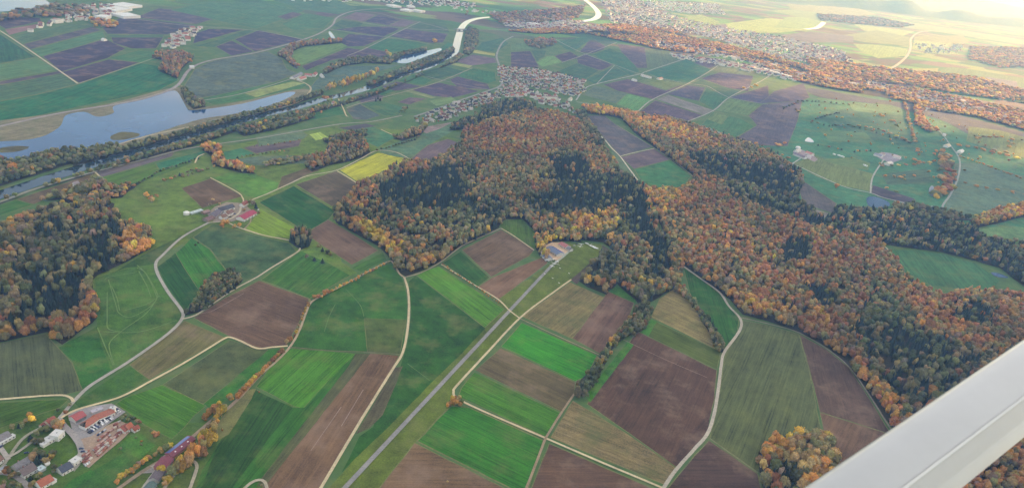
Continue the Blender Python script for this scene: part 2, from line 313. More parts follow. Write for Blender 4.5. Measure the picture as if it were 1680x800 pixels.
# (type, crop colour before the distance-haze tint, outline in the photo's pixels projected to the ground, margin width)
FIELDS = [
 # --- valley floor and base meadows
 ('meadow', (94, 128, 62), [(-60,420),(100,330),(340,245),(560,205),(680,215),(760,230),(690,265),(560,350),(560,440),(480,420),(300,400),(160,470),(-60,560)], 0),
 ('meadow', (64, 126, 72), [(1270,190),(1320,155),(1480,160),(1600,195),(1720,235),(1720,380),(1600,370),(1420,350),(1310,330),(1215,225)], 0),
 ('meadow', (74, 112, 54), [(-40,700),(105,668),(240,700),(345,690),(480,660),(420,830),(-40,840)], 0),
 # --- around the airstrip
 ('meadow', (92, 116, 52), [(515,830),(600,730),(700,635),(800,530),(818,492),(897,436),(915,420),(935,400),(985,400),(992,412),(955,445),(935,461),(855,520),(745,640),(745,662),(688,718),(600,830)], 0),
 ('meadow', (42, 96, 38), [(670,462),(682,452),(796,538),(757,580),(710,625),(640,697),(600,735),(560,775),(590,715),(612,700),(628,660),(657,602),(669,560),(675,510)], 0),
 ('stubble', (98, 94, 68), [(648,603),(661,600),(645,640),(628,680),(606,702),(583,712),(603,680)], 0),
 ('crop', (70, 152, 44), [(681,449),(720,437),(828,507),(796,537)], 1.2),
 ('meadow', (50, 106, 44), [(510,498),(560,471),(636,434),(645,442),(660,458),(668,500),(664,545),(656,580),(600,576),(545,574),(478,568),(495,535)], 0),
 ('meadow', (72, 98, 60), [(598,522),(666,524),(656,580),(603,577)], .8),
 ('plough', (126, 102, 90), [(655,583),(645,602),(518,812),(420,812),(505,700),(606,579)], 1.5),
 ('crop', (96, 100, 66), [(583,580),(608,579),(560,640),(440,790),(415,800),(430,770)], 0),
 ('crop', (62, 148, 42), [(477,571),(545,576),(583,580),(535,628),(498,669),(482,666),(420,634),(440,606)], .8),
 ('crop', (44, 122, 46), [(420,640),(480,668),(500,668),(535,628),(583,580),(572,600),(430,782),(412,812),(316,812),(332,770),(357,730)], 0),
 ('crop', (38, 98, 44), [(420,640),(480,668),(440,720),(380,800),(330,800),(357,730)], 0),
 ('meadow', (112, 120, 76), [(398,640),(420,637),(412,655),(375,712),(357,722),(352,700)], 0),
 ('crop', (52, 124, 60), [(428,459),(490,413),(522,404),(583,447),(508,489)], 1.2),
 ('meadow', (92, 132, 62), [(497,413),(522,403),(586,447),(575,452),(540,432)], 0),
 ('crop', (58, 124, 56), [(578,439),(628,414),(634,426),(592,445)], 0),
 ('plough', (122, 100, 96), [(503,385),(520,370),(538,360),(585,388),(620,411),(577,434),(528,402)], 1.2),
 ('plough', (112, 90, 84), [(318,521),(370,488),(425,460),(507,490),(498,515),(470,568),(425,572),(395,560),(376,551)], 1.5),
 ('crop', (30, 96, 56), [(258,438),(288,415),(306,445),(327,477),(303,510),(275,470)], 0),
 ('crop', (46, 134, 58), [(288,415),(315,390),(343,408),(370,443),(364,452),(327,477),(306,445)], .8),
 ('meadow', (66, 104, 66), [(317,389),(350,367),(420,386),(475,399),(486,412),(420,455),(395,460),(372,443),(345,408)], 1.0),
 ('meadow', (68, 116, 56), [(157,470),(162,455),(225,436),(250,432),(257,450),(297,515),(290,533),(205,600),(182,606),(162,560)], 0),
 ('meadow', (56, 96, 56), [(190,445),(250,410),(342,368),(300,388),(266,418),(252,432),(205,440)], 0),
 ('meadow', (46, 108, 50), [(95,570),(160,535),(164,560),(182,606),(135,640),(118,590)], 0),
 ('crop', (76, 104, 84), [(-30,572),(0,563),(75,548),(97,572),(118,595),(136,640),(100,648),(-30,655)], 1.0),
 ('crop', (60, 116, 52), [(-30,662),(60,656),(112,655),(98,668),(-30,712)], .8),
 ('plough', (110, 112, 76), [(303,526),(368,553),(340,570),(244,622),(213,598)], 1.2),
 ('meadow', (60, 108, 54), [(213,600),(244,622),(200,645),(130,668),(122,660),(160,635)], 0),
 ('meadow', (78, 96, 62), [(377,558),(440,574),(430,586),(333,662),(268,630)], .8),
 ('meadow', (50, 112, 48), [(440,574),(466,571),(430,605),(350,672),(334,663)], 0),
 ('crop', (62, 138, 50), [(266,631),(338,665),(318,682),(303,700),(282,720),(240,698),(190,662),(205,652)], .8),
 ('meadow', (58, 110, 56), [(100,812),(152,772),(215,735),(238,765),(180,812)], 0),
 ('meadow', (52, 118, 46), [(95,806),(120,785),(150,770),(158,776),(110,812)], 0),
 ('meadow', (66, 122, 54), [(190,735),(225,705),(255,730),(230,752),(205,742)], 0),
 ('meadow', (84, 112, 60), [(190,806),(232,770),(250,766),(255,775),(232,806)], 0),
 ('meadow', (88, 116, 62), [(276,792),(298,768),(312,760),(318,766),(305,812),(262,812)], 0),
 # --- east of the strip
 ('stubble', (132, 122, 72), [(856,519),(935,463),(992,488),(945,558)], 1.2),
 ('plough', (114, 90, 88), [(939,555),(998,478),(1040,497),(1032,520),(985,580)], 1.0),
 ('meadow', (60, 124, 52), [(1008,465),(1030,468),(1045,480),(1043,497),(1018,487),(998,478)], 0),
 ('crop', (40, 158, 34), [(856,529),(980,583),(962,617),(944,625),(822,568)], 1.2),
 ('plough', (106, 98, 78), [(821,571),(944,627),(941,647),(922,675),(780,607)], 1.0),
 ('crop', (58, 138, 40), [(778,610),(919,676),(896,716),(752,650),(757,636)], 1.0),
 ('crop', (42, 136, 38), [(740,665),(770,668),(892,722),(862,812),(843,803),(684,723)], 2.0),
 ('plough', (128, 106, 92), [(680,726),(840,806),(820,830),(610,830),(618,806)], 1.2),
 ('plough', (102, 80, 76), [(901,727),(1072,801),(1060,830),(860,830)], 1.2),
 ('stubble', (140, 126, 82), [(940,657),(1030,712),(1110,768),(1092,795),(903,717)], 1.0),
 ('plough', (98, 75, 72), [(1045,543),(1176,607),(1172,655),(1158,712),(1110,766),(1035,712),(963,662)], 1.2),
 ('plough', (84, 64, 66), [(1168,670),(1159,712),(1112,765),(1103,757),(1122,718),(1152,690)], 0),
 ('crop', (74, 112, 66), [(1073,526),(1182,577),(1176,605),(1064,551)], .8),
 ('meadow', (60, 130, 52), [(1058,519),(1078,528),(1064,551),(1052,545)], 0),
 ('stubble', (146, 134, 78), [(1108,472),(1118,475),(1135,500),(1165,543),(1173,572),(1068,520),(1082,490)], .8),
 ('crop', (38, 112, 54), [(1122,440),(1150,458),(1182,482),(1212,522),(1210,545),(1187,577),(1180,560),(1162,522),(1132,482)], .8),
 ('meadow', (60, 130, 50), [(960,648),(1030,560),(1040,565),(968,660)], 0),
 ('crop', (82, 112, 78), [(1220,526),(1262,534),(1310,548),(1326,602),(1336,650),(1347,706),(1310,712),(1262,722),(1246,775),(1165,718),(1178,660),(1190,583)], 1.0),
 ('plough', (100, 82, 84), [(1312,549),(1355,573),(1393,603),(1430,660),(1462,712),(1345,675),(1327,602)], 1.0),
 ('plough', (118, 96, 92), [(1345,676),(1463,713),(1440,770),(1372,780),(1362,740),(1352,712)], 1.0),
 ('plough', (88, 70, 74), [(1163,722),(1243,777),(1252,812),(1085,812),(1140,746)], 1.2),
 ('plough', (114, 96, 88), [(758,410),(822,377),(877,409),(868,420),(806,454)], 1.0),
 ('plough', (126, 100, 90), [(785,470),(806,456),(895,420),(898,432),(818,491)], 1.0),
 ('crop', (40, 110, 56), [(726,431),(756,412),(803,455),(783,470)], .8),
 ('crop', (72, 128, 56), [(820,371),(828,362),(855,360),(876,380),(880,408),(842,387)], 0),
 ('stubble', (98, 82, 76), [(988,402),(1004,412),(960,450),(946,466),(936,459),(960,438),(990,415)], 0),
 # --- middle left
 ('crop', (28, 104, 62), [(425,332),(482,305),(550,346),(540,359),(503,381)], 1.5),
 ('crop', (112, 172, 40), [(427,343),(500,382),(480,391),(440,388),(402,376)], 1.0),
 ('plough', (96, 88, 78), [(485,303),(551,281),(590,303),(556,338),(546,339)], 1.5),
 ('crop', (178, 210, 16), [(557,279),(620,251),(650,253),(669,262),(625,290),(592,302)], 1.5),
 ('meadow', (88, 124, 76), [(622,248),(660,231),(745,203),(766,200),(752,210),(700,240),(672,259)], 0),
 ('plough', (118, 98, 86), [(672,262),(702,238),(735,228),(754,235),(722,260),(700,269)], 1.5),
 ('plough', (102, 94, 80), [(455,312),(462,290),(505,275),(526,279),(500,288)], 1.0),
 ('meadow', (82, 138, 60), [(348,293),(375,283),(420,286),(458,300),(455,310),(428,326),(404,322),(378,303)], 1.0),
 ('plough', (104, 86, 76), [(298,309),(345,293),(398,322),(332,341)], 1.2),
 ('crop', (72, 132, 62), [(165,291),(256,268),(258,278),(330,250),(322,266),(195,313)], 1.0),
 ('plough', (110, 98, 84), [(28,327),(155,284),(165,290),(55,335)], 1.0),
 ('plough', (112, 102, 88), [(158,283),(230,265),(285,250),(282,257),(167,291)], 1.0),
 ('crop', (46, 122, 66), [(-30,345),(26,328),(52,336),(0,354),(-30,362)], 1.0),
 ('meadow', (52, 124, 66), [(255,268),(340,246),(330,258),(262,279)], .8),
 ('meadow', (62, 126, 66), [(365,250),(395,243),(418,252),(372,263)], 1.0),
 ('plough', (110, 92, 84), [(400,243),(435,233),(470,228),(495,228),(490,240),(420,252)], 1.0),
 ('crop', (178, 198, 30), [(507,221),(525,217),(540,226),(518,231)], .5),
 ('meadow', (96, 122, 76), [(420,225),(490,212),(506,222),(498,228),(425,240)], 1.0),
 ('plough', (98, 88, 84), [(555,210),(600,203),(618,207),(575,214)], .8),
 ('meadow', (70, 124, 66), [(578,215),(600,210),(612,208),(650,225),(620,242),(598,232)], 1.0),
 ('meadow', (96, 116, 80), [(380,262),(430,256),(520,255),(500,268),(420,272)], 0),
 ('stubble', (170, 138, 112), [(688,214),(700,208),(745,200),(720,212),(700,219)], 0),
 # --- valley between the two woods
 ('plough', (100, 96, 86), [(962,190),(992,190),(1012,206),(1070,241),(1018,256),(990,225)], 1.0),
 ('plough', (116, 96, 88), [(1019,258),(1072,244),(1099,262),(1040,277)], 1.0),
 ('meadow', (60, 122, 54), [(1041,278),(1099,263),(1134,289),(1116,311),(1085,309),(1052,297)], 1.0),
 ('meadow', (96, 120, 72), [(1003,244),(1016,258),(1045,294),(1035,292),(1005,262)], 0),
 # --- north-west plain beyond the lake
 ('crop', (40, 104, 60), [(-60,20),(0,56),(58,94),(-60,115)], 1.5),
 ('crop', (84, 142, 76), [(-60,117),(60,95),(95,115),(-60,142)], 1.5),
 ('plough', (92, 80, 78), [(-60,144),(97,117),(104,121),(-60,150)], 1.5),
 ('crop', (74, 124, 74), [(-60,152),(105,120),(127,138),(60,155),(-60,176)], 1.5),
 ('crop', (34, 122, 62), [(-60,178),(60,156),(128,139),(230,104),(258,108),(285,122),(293,132),(262,148),(180,165),(100,182),(-60,216)], 1.5),
 ('plough', (82, 70, 72), [(-60,10),(10,48),(68,35),(66,30),(20,28)], 1.5),
 ('plough', (152, 112, 92), [(8,49),(66,39),(58,47),(15,58)], 1.0),
 ('crop', (78, 128, 72), [(20,60),(115,40),(150,42),(38,72)], 1.5),
 ('plough', (92, 86, 82), [(38,73),(152,44),(166,50),(50,81)], 1.5),
 ('crop', (76, 138, 76), [(50,82),(168,51),(174,62),(140,73),(66,93)], 1.5),
 ('plough', (76, 64, 74), [(70,93),(140,74),(172,64),(206,80),(176,96),(101,118)], 1.5),
 ('plough', (84, 68, 74), [(101,119),(178,98),(228,103),(131,137)], 1.5),
 ('crop', (66, 132, 64), [(178,96),(226,83),(262,86),(258,100),(232,103)], 1.5),
 ('plough', (76, 66, 74), [(182,62),(268,62),(256,80),(216,80),(186,71)], 1.5),
 ('crop', (70, 124, 74), [(176,58),(270,57),(268,62),(182,61)], 1.0),
 ('plough', (80, 76, 80), [(168,47),(200,28),(320,42),(275,57),(176,56)], 1.5),
 ('plough', (88, 80, 82), [(222,29),(260,14),(352,22),(356,30),(322,40)], 1.5),
 ('crop', (68, 132, 74), [(280,17),(330,5),(440,5),(500,18),(470,30),(420,48),(340,30)], 1.5),
 ('plough', (72, 62, 78), [(316,72),(322,55),(342,48),(400,49)], 1.5),
 ('crop', (64, 116, 70), [(318,76),(350,68),(402,50),(420,50),(380,66),(352,78)], 1.0),
 ('plough', (84, 72, 82), [(354,77),(380,67),(416,85),(380,92)], 1.5),
 ('plough', (80, 68, 80), [(385,65),(425,50),(500,66),(478,70),(418,85)], 1.5),
 ('meadow', (88, 104, 80), [(298,148),(320,113),(350,100),(440,85),(463,98),(470,113),(488,120),(470,128),(420,147),(325,161)], 1.5),
 ('crop', (66, 134, 58), [(326,163),(470,131),(506,138),(490,150),(430,161),(350,172)], 1.0),
 ('meadow', (146, 160, 62), [(400,153),(480,134),(500,137),(420,160)], 0),
 ('plough', (92, 78, 78), [(455,28),(480,20),(498,24),(470,33)], 1.0),
 ('plough', (100, 84, 80), [(515,22),(540,16),(562,24),(530,29)], 1.0),
 ('crop', (66, 132, 70), [(462,40),(500,22),(548,30),(532,46),(480,50)], 1.0),
 ('meadow', (70, 116, 70), [(430,-5),(540,-5),(585,14),(555,24),(495,16)], 1.0),
 ('plough', (122, 102, 94), [(560,30),(585,20),(617,25),(596,36)], 1.0),
 ('plough', (74, 68, 84), [(597,36),(620,25),(656,33),(636,42)], 1.0),
 ('plough', (118, 100, 96), [(637,43),(660,32),(682,38),(662,45)], 1.0),
 ('crop', (60, 112, 70), [(545,42),(560,33),(596,38),(592,44),(560,47)], 1.0),
 ('plough', (74, 66, 82), [(540,50),(592,44),(636,44),(656,48),(630,60),(560,50)], 1.0),
 ('plough', (76, 68, 84), [(552,72),(572,56),(632,61),(598,76),(570,77)], 1.0),
 ('crop', (50, 126, 66), [(600,79),(635,63),(706,72),(682,80),(642,86)], 1.2),
 ('plough', (92, 76, 82), [(572,91),(602,79),(642,87),(628,93),(560,97)], 1.0),
 ('plough', (86, 72, 84), [(640,60),(665,48),(735,56),(727,70),(706,71)], 1.2),
 ('crop', (66, 112, 72), [(667,46),(690,35),(734,45),(738,54)], 1.0),
 ('crop', (98, 150, 50), [(476,84),(500,79),(560,71),(570,76),(522,95),(496,107),(482,102)], 0),
 ('plough', (88, 72, 80), [(495,109),(570,79),(592,82),(576,92),(542,100),(502,116)], 1.0),
 ('meadow', (80, 108, 82), [(520,130),(540,116),(565,109),(640,108),(656,106),(622,118),(600,128),(570,138),(520,147),(500,156)], 1.0),
 ('meadow', (60, 122, 72), [(700,96),(735,70),(742,72),(745,85),(722,98)], 0),
 ('plough', (116, 98, 96), [(746,101),(776,90),(812,96),(815,103),(772,108)], 1.0),
 ('crop', (184, 176, 60), [(778,82),(812,88),(812,92),(776,87)], 0),
 ('crop', (176, 178, 60), [(742,103),(775,108),(770,112),(736,106)], 0),
 ('crop', (56, 120, 74), [(790,70),(825,62),(835,72),(815,86),(780,81)], 1.0),
 ('crop', (52, 108, 66), [(682,120),(728,109),(762,117),(754,123),(710,131)], 1.0),
 ('crop', (46, 122, 64), [(757,119),(776,113),(812,119),(815,133),(800,137),(752,126)], 1.0),
 ('plough', (90, 76, 84), [(738,131),(750,126),(800,138),(804,147),(752,145)], 1.0),
 ('crop', (52, 122, 62), [(652,133),(677,123),(710,132),(695,140)], 1.0),
 ('plough', (94, 80, 84), [(626,142),(650,134),(692,142),(662,148),(642,150)], 1.0),
 ('crop', (50, 124, 60), [(598,150),(625,143),(650,150),(625,158)], 1.0),
 ('plough', (88, 72, 82), [(676,148),(720,136),(786,150),(742,161),(712,158)], 1.0),
 ('plough', (104, 94, 88), [(584,157),(610,152),(630,158),(626,166),(592,169)], 1.0),
 ('crop', (108, 152, 84), [(556,163),(581,157),(592,170),(571,177)], 1.0),
 ('plough', (86, 100, 82), [(568,180),(590,171),(624,190),(600,197),(580,196)], 1.0),
 ('crop', (60, 122, 66), [(592,171),(622,165),(662,176),(654,190),(630,190)], 1.0),
 ('crop', (132, 162, 84), [(663,150),(676,149),(716,160),(708,162)], 0),
 ('crop', (112, 162, 76), [(704,166),(740,159),(750,166),(716,174)], 1.0),
 ('plough', (110, 92, 86), [(652,168),(672,160),(700,162),(672,172)], 1.0),
 ('crop', (50, 124, 56), [(440,194),(550,170),(563,182),(565,188),(480,203),(430,206)], 1.0),
 # --- plateau beyond the village
 ('plough', (80, 68, 78), [(838,86),(870,84),(884,110),(838,113)], 1.0),
 ('crop', (88, 140, 76), [(838,73),(868,69),(876,80),(838,84)], 1.0),
 ('crop', (104, 166, 60), [(880,103),(896,93),(911,92),(922,103),(890,110)], 1.0),
 ('plough', (86, 68, 76), [(909,92),(935,85),(952,95),(923,102)], 1.0),
 ('crop', (60, 112, 66), [(872,83),(896,84),(894,92),(880,101)], 1.0),
 ('crop', (50, 118, 68), [(912,68),(960,61),(968,66),(942,85),(926,80)], 1.0),
 ('plough', (84, 74, 80), [(950,86),(966,68),(996,73),(990,82),(972,88)], 1.0),
 ('crop', (60, 108, 74), [(962,58),(1010,69),(996,78),(972,63)], 1.0),
 ('plough', (84, 72, 80), [(946,96),(960,89),(1006,107),(986,116),(948,104)], 1.0),
 ('crop', (52, 110, 66), [(908,120),(946,104),(982,116),(960,131),(914,129)], 1.0),
 ('crop', (50, 116, 70), [(961,131),(1006,109),(1032,122),(978,139)], 1.0),
 ('crop', (46, 118, 66), [(972,90),(1000,80),(1030,92),(1050,118),(1034,124),(1005,106)], 1.0),
 ('plough', (94, 82, 82), [(1012,72),(1058,78),(1062,112),(1046,112),(1020,86)], 1.0),
 ('crop', (88, 126, 74), [(1058,82),(1086,80),(1126,95),(1106,106),(1064,112)], 1.0),
 ('crop', (38, 118, 70), [(1060,119),(1126,98),(1166,115),(1126,138),(1088,130)], 1.0),
 ('crop', (66, 118, 70), [(1127,97),(1150,88),(1162,95),(1140,103)], 1.0),
 ('plough', (82, 72, 82), [(1139,104),(1156,94),(1186,98),(1166,113)], 1.0),
 ('crop', (100, 132, 72), [(1168,114),(1190,98),(1236,112),(1216,123),(1178,118)], 1.0),
 ('plough', (88, 78, 84), [(1150,129),(1180,119),(1236,125),(1228,150),(1196,145)], 1.0),
 ('crop', (58, 112, 68), [(1130,139),(1150,131),(1216,151),(1196,160),(1160,144)], 1.0),
 ('plough', (96, 78, 82), [(990,139),(1030,130),(1072,142),(1120,140),(1072,163),(1012,149)], 1.0),
 ('crop', (92, 132, 62), [(1037,130),(1062,124),(1122,138),(1092,149)], 0),
 ('meadow', (92, 114, 80), [(955,156),(976,141),(1030,154),(1010,170)], 1.0),
 ('crop', (88, 162, 66), [(1011,171),(1029,154),(1069,164),(1047,184)], 1.0),
 ('plough', (86, 82, 88), [(1077,162),(1128,140),(1157,144),(1146,166),(1096,155)], 1.0),
 ('crop', (50, 122, 66), [(1147,166),(1159,145),(1196,160),(1171,180)], 1.0),
 ('stubble', (150, 136, 112), [(1077,163),(1096,156),(1169,181),(1155,189)], 1.0),
 ('plough', (98, 82, 84), [(1049,184),(1075,165),(1154,190),(1122,201),(1062,192)], 1.0),
 ('crop', (96, 146, 70), [(1172,181),(1197,162),(1248,172),(1226,189)], 1.0),
 ('crop', (60, 130, 66), [(1150,206),(1170,184),(1218,196),(1238,208),(1206,226)], 1.0),
 ('crop', (104, 148, 66), [(1160,196),(1172,185),(1196,191),(1184,205)], 0),
 ('plough', (98, 90, 88), [(1242,206),(1228,190),(1250,172),(1266,170),(1316,166),(1308,200),(1292,240),(1232,238),(1206,228)], 1.0),
 ('plough', (88, 82, 88), [(1246,170),(1270,150),(1318,137),(1328,160),(1316,166)], 1.0),
 ('plough', (84, 76, 86), [(1198,160),(1230,150),(1260,140),(1262,158),(1246,170)], 1.0),
 # --- right-hand valley
 ('crop', (112, 146, 66), [(1303,268),(1336,256),(1432,286),(1426,314),(1382,305),(1340,290)], 1.0),
 ('plough', (88, 80, 82), [(1432,304),(1500,326),(1504,336),(1450,325),(1428,316)], 1.0),
 ('meadow', (92, 122, 84), [(1568,268),(1600,268),(1720,300),(1720,345),(1620,345),(1590,360),(1550,345),(1552,335)], 1.0),
 ('plough', (102, 96, 80), [(1308,302),(1322,300),(1372,334),(1366,350),(1318,334)], 1.0),
 ('stubble', (156, 138, 110), [(1312,336),(1360,350),(1350,361),(1308,346)], 1.0),
 ('crop', (60, 128, 66), [(1460,411),(1500,410),(1545,417),(1600,432),(1640,460),(1625,478),(1590,476),(1530,468),(1484,445)], 0),
 ('crop', (48, 122, 66), [(1418,403),(1440,402),(1462,412),(1470,425),(1440,415)], 0),
 ('meadow', (56, 126, 60), [(1477,452),(1500,458),(1530,472),(1545,488),(1520,480),(1480,464)], 0),
 ('meadow', (96, 136, 62), [(1602,378),(1640,370),(1720,376),(1720,400),(1650,398),(1615,392)], 0),
 ('meadow', (60, 110, 66), [(1340,190),(1400,175),(1490,190),(1520,260),(1480,240),(1380,215)], 0),
 ('meadow', (80, 82, 84), [(1330,145),(1430,162),(1500,172),(1600,196),(1720,232),(1720,262),(1600,225),(1540,196),(1440,172),(1345,160)], 0),
 ('crop', (112, 146, 62), [(1590,208),(1640,214),(1690,228),(1690,262),(1640,250),(1585,232)], 0),
 ('crop', (60, 120, 76), [(1440,345),(1500,338),(1560,345),(1545,362),(1490,358)], 0),
 ('crop', (88, 144, 78), [(1342,212),(1420,218),(1438,236),(1362,233)], 0),
 ('crop', (76, 120, 84), [(1446,286),(1520,277),(1534,300),(1456,304)], 0),
 ('meadow', (92, 132, 74), [(1390,168),(1460,172),(1490,182),(1470,190),(1400,182)], 0),
 ('crop', (100, 146, 66), [(1344,262),(1400,258),(1428,268),(1424,280),(1380,272)], 0),
 # --- sunlit plain, top right
 ('crop', (150, 168, 60), [(1100,32),(1150,24),(1180,36),(1165,50),(1110,46)], 0),
 ('crop', (166, 180, 62), [(1185,40),(1260,30),(1330,36),(1350,46),(1280,54),(1200,56)], 0),
 ('crop', (150, 172, 66), [(1290,28),(1345,28),(1356,36),(1330,48),(1270,46)], 0),
 ('crop', (140, 158, 72), [(1260,18),(1330,14),(1400,30),(1420,40),(1360,38)], 0),
 ('crop', (158, 172, 70), [(1400,40),(1470,48),(1500,52),(1480,60),(1420,52)], 0),
 ('crop', (120, 152, 74), [(1370,60),(1440,50),(1494,62),(1492,76),(1420,70)], 0),
 ('crop', (150, 170, 62), [(1400,72),(1440,74),(1490,80),(1486,92),(1440,96),(1412,84)], 0),
 ('crop', (128, 150, 66), [(1500,60),(1580,58),(1590,70),(1555,78),(1500,80)], 0),
 ('crop', (160, 170, 60), [(1500,66),(1560,72),(1540,82),(1496,80)], 0),
 ('crop', (92, 138, 66), [(1535,118),(1560,110),(1680,128),(1680,145),(1640,136),(1600,128),(1540,132)], 0),
 ('crop', (86, 150, 80), [(1535,120),(1600,124),(1616,132),(1612,138),(1560,134)], 0),
 ('plough', (116, 112, 104), [(1616,126),(1668,134),(1672,150),(1618,140)], 0),
 ('crop', (170, 164, 62), [(1465,114),(1540,112),(1538,118),(1480,120)], 0),
 ('plough', (120, 106, 96), [(1160,44),(1190,40),(1200,52),(1170,56)], 0),
 ('plough', (150, 116, 90), [(1365,22),(1400,20),(1412,32),(1378,32)], 0),
 ('plough', (112, 108, 92), [(1280,58),(1330,52),(1400,60),(1400,70),(1330,70),(1290,66)], 0),
 ('crop', (130, 150, 72), [(1290,8),(1400,12),(1440,24),(1400,28),(1300,16)], 0),
 ('crop', (140, 156, 80), [(1470,34),(1580,50),(1680,66),(1680,74),(1560,56),(1470,44)], 0),
]
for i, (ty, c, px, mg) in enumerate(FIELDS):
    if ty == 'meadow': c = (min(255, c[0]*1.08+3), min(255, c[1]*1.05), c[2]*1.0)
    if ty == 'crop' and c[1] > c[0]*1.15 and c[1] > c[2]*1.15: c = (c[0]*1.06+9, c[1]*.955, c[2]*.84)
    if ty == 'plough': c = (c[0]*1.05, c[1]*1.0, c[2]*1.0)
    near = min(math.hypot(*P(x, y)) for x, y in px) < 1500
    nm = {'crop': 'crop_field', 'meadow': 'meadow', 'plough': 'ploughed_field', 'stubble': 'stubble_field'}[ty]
    sheet(nm, px, ty, (lambda q: tuple(((.80, .78, .52) if near and ty == 'plough' else (.84, .80, .74) if near and ty == 'stubble' else (.80, .78, .40 if c[2] < .6*c[1] else .64) if near else (.72, .80, 1.08))[k]*(v*.86+.14*(.3*q[0]+.6*q[1]+.1*q[2])) for k, v in enumerate(q)))(S(*c)), margin=mg*(1 if near else 1.6), curved=(ty == 'meadow' and mg == 0 and len(px) > 6 and i > 4))  # distance haze put into field colour: near blue cut, far blue raised
# ------------------------------------------------------------------ water
def water(name, px, curved=True):
    o = sheet(name, px, 'water', (1, 1, 1), curved=curved, amp=1.2)
    return o
sheet('shore', [(-60,212),(95,186),(190,168),(288,144),(312,160),(322,176),(400,166),(480,148),(510,150),(480,172),(330,205),(170,252),(60,262),(-60,275)], 'stubble', S(128, 122, 96), curved=True)
water('lake', [(-80,240),(50,229),(96,210),(108,190),(138,184),(160,192),(186,186),(188,174),(235,164),(284,149),(298,162),(306,176),(322,181),(400,170),(470,152),(483,155),(440,175),(380,188),(330,196),(250,220),(170,243),(140,246),(80,250),(30,265),(-80,285)])
for px in ([(0,244),(25,240),(48,242),(30,249),(2,251)], [(181,225),(200,217),(228,220),(222,226),(190,231)]):
    sheet('island', px, 'meadow', S(96, 92, 62), curved=True)
water('pond', [(267,99),(277,93),(283,100),(291,113),(288,123),(276,118)])
water('pond', [(640,97),(680,89),(718,80),(724,83),(702,92),(672,103),(655,104)])
water('pond', [(1422,325),(1436,323),(1458,332),(1456,340),(1427,339)])
water('pond', [(1524,310),(1529,305),(1536,312),(1537,321),(1530,323),(1524,318)])
water('pond', [(1320,231),(1326,226),(1334,231),(1334,234),(1324,233)])
water('pond', [(1626,447),(1640,449),(1654,455),(1645,456),(1630,452)])
water('pond', [(-80,0),(0,0),(60,-6),(70,-2),(85,10),(60,14),(0,20),(-80,24)])
water('channel', [(541,52),(547,58),(552,68),(548,71),(543,62),(539,55)])
water('channel', [(474,95),(480,104),(488,111),(486,113),(476,106),(472,98)])
rv = [(-60,340),(0,320),(90,290),(165,266),(250,240),(340,214),(420,192),(480,178),(540,161),(600,146),(660,123),(700,111),(728,97),(745,86),(752,62),(758,45),(772,34),(800,29),(840,28),(880,27)]
o = path('river', rv, 32, (1, 1, 1), mat='river_water', gz=True)
o = path('river', [(940,-10),(962,2),(976,14),(982,24),(974,32),(950,36)], 42, (1, 1, 1), mat='water', gz=True)
path('river', [(1322,48),(1340,46),(1352,37)], 40, (1, 1, 1), mat='water', gz=True)
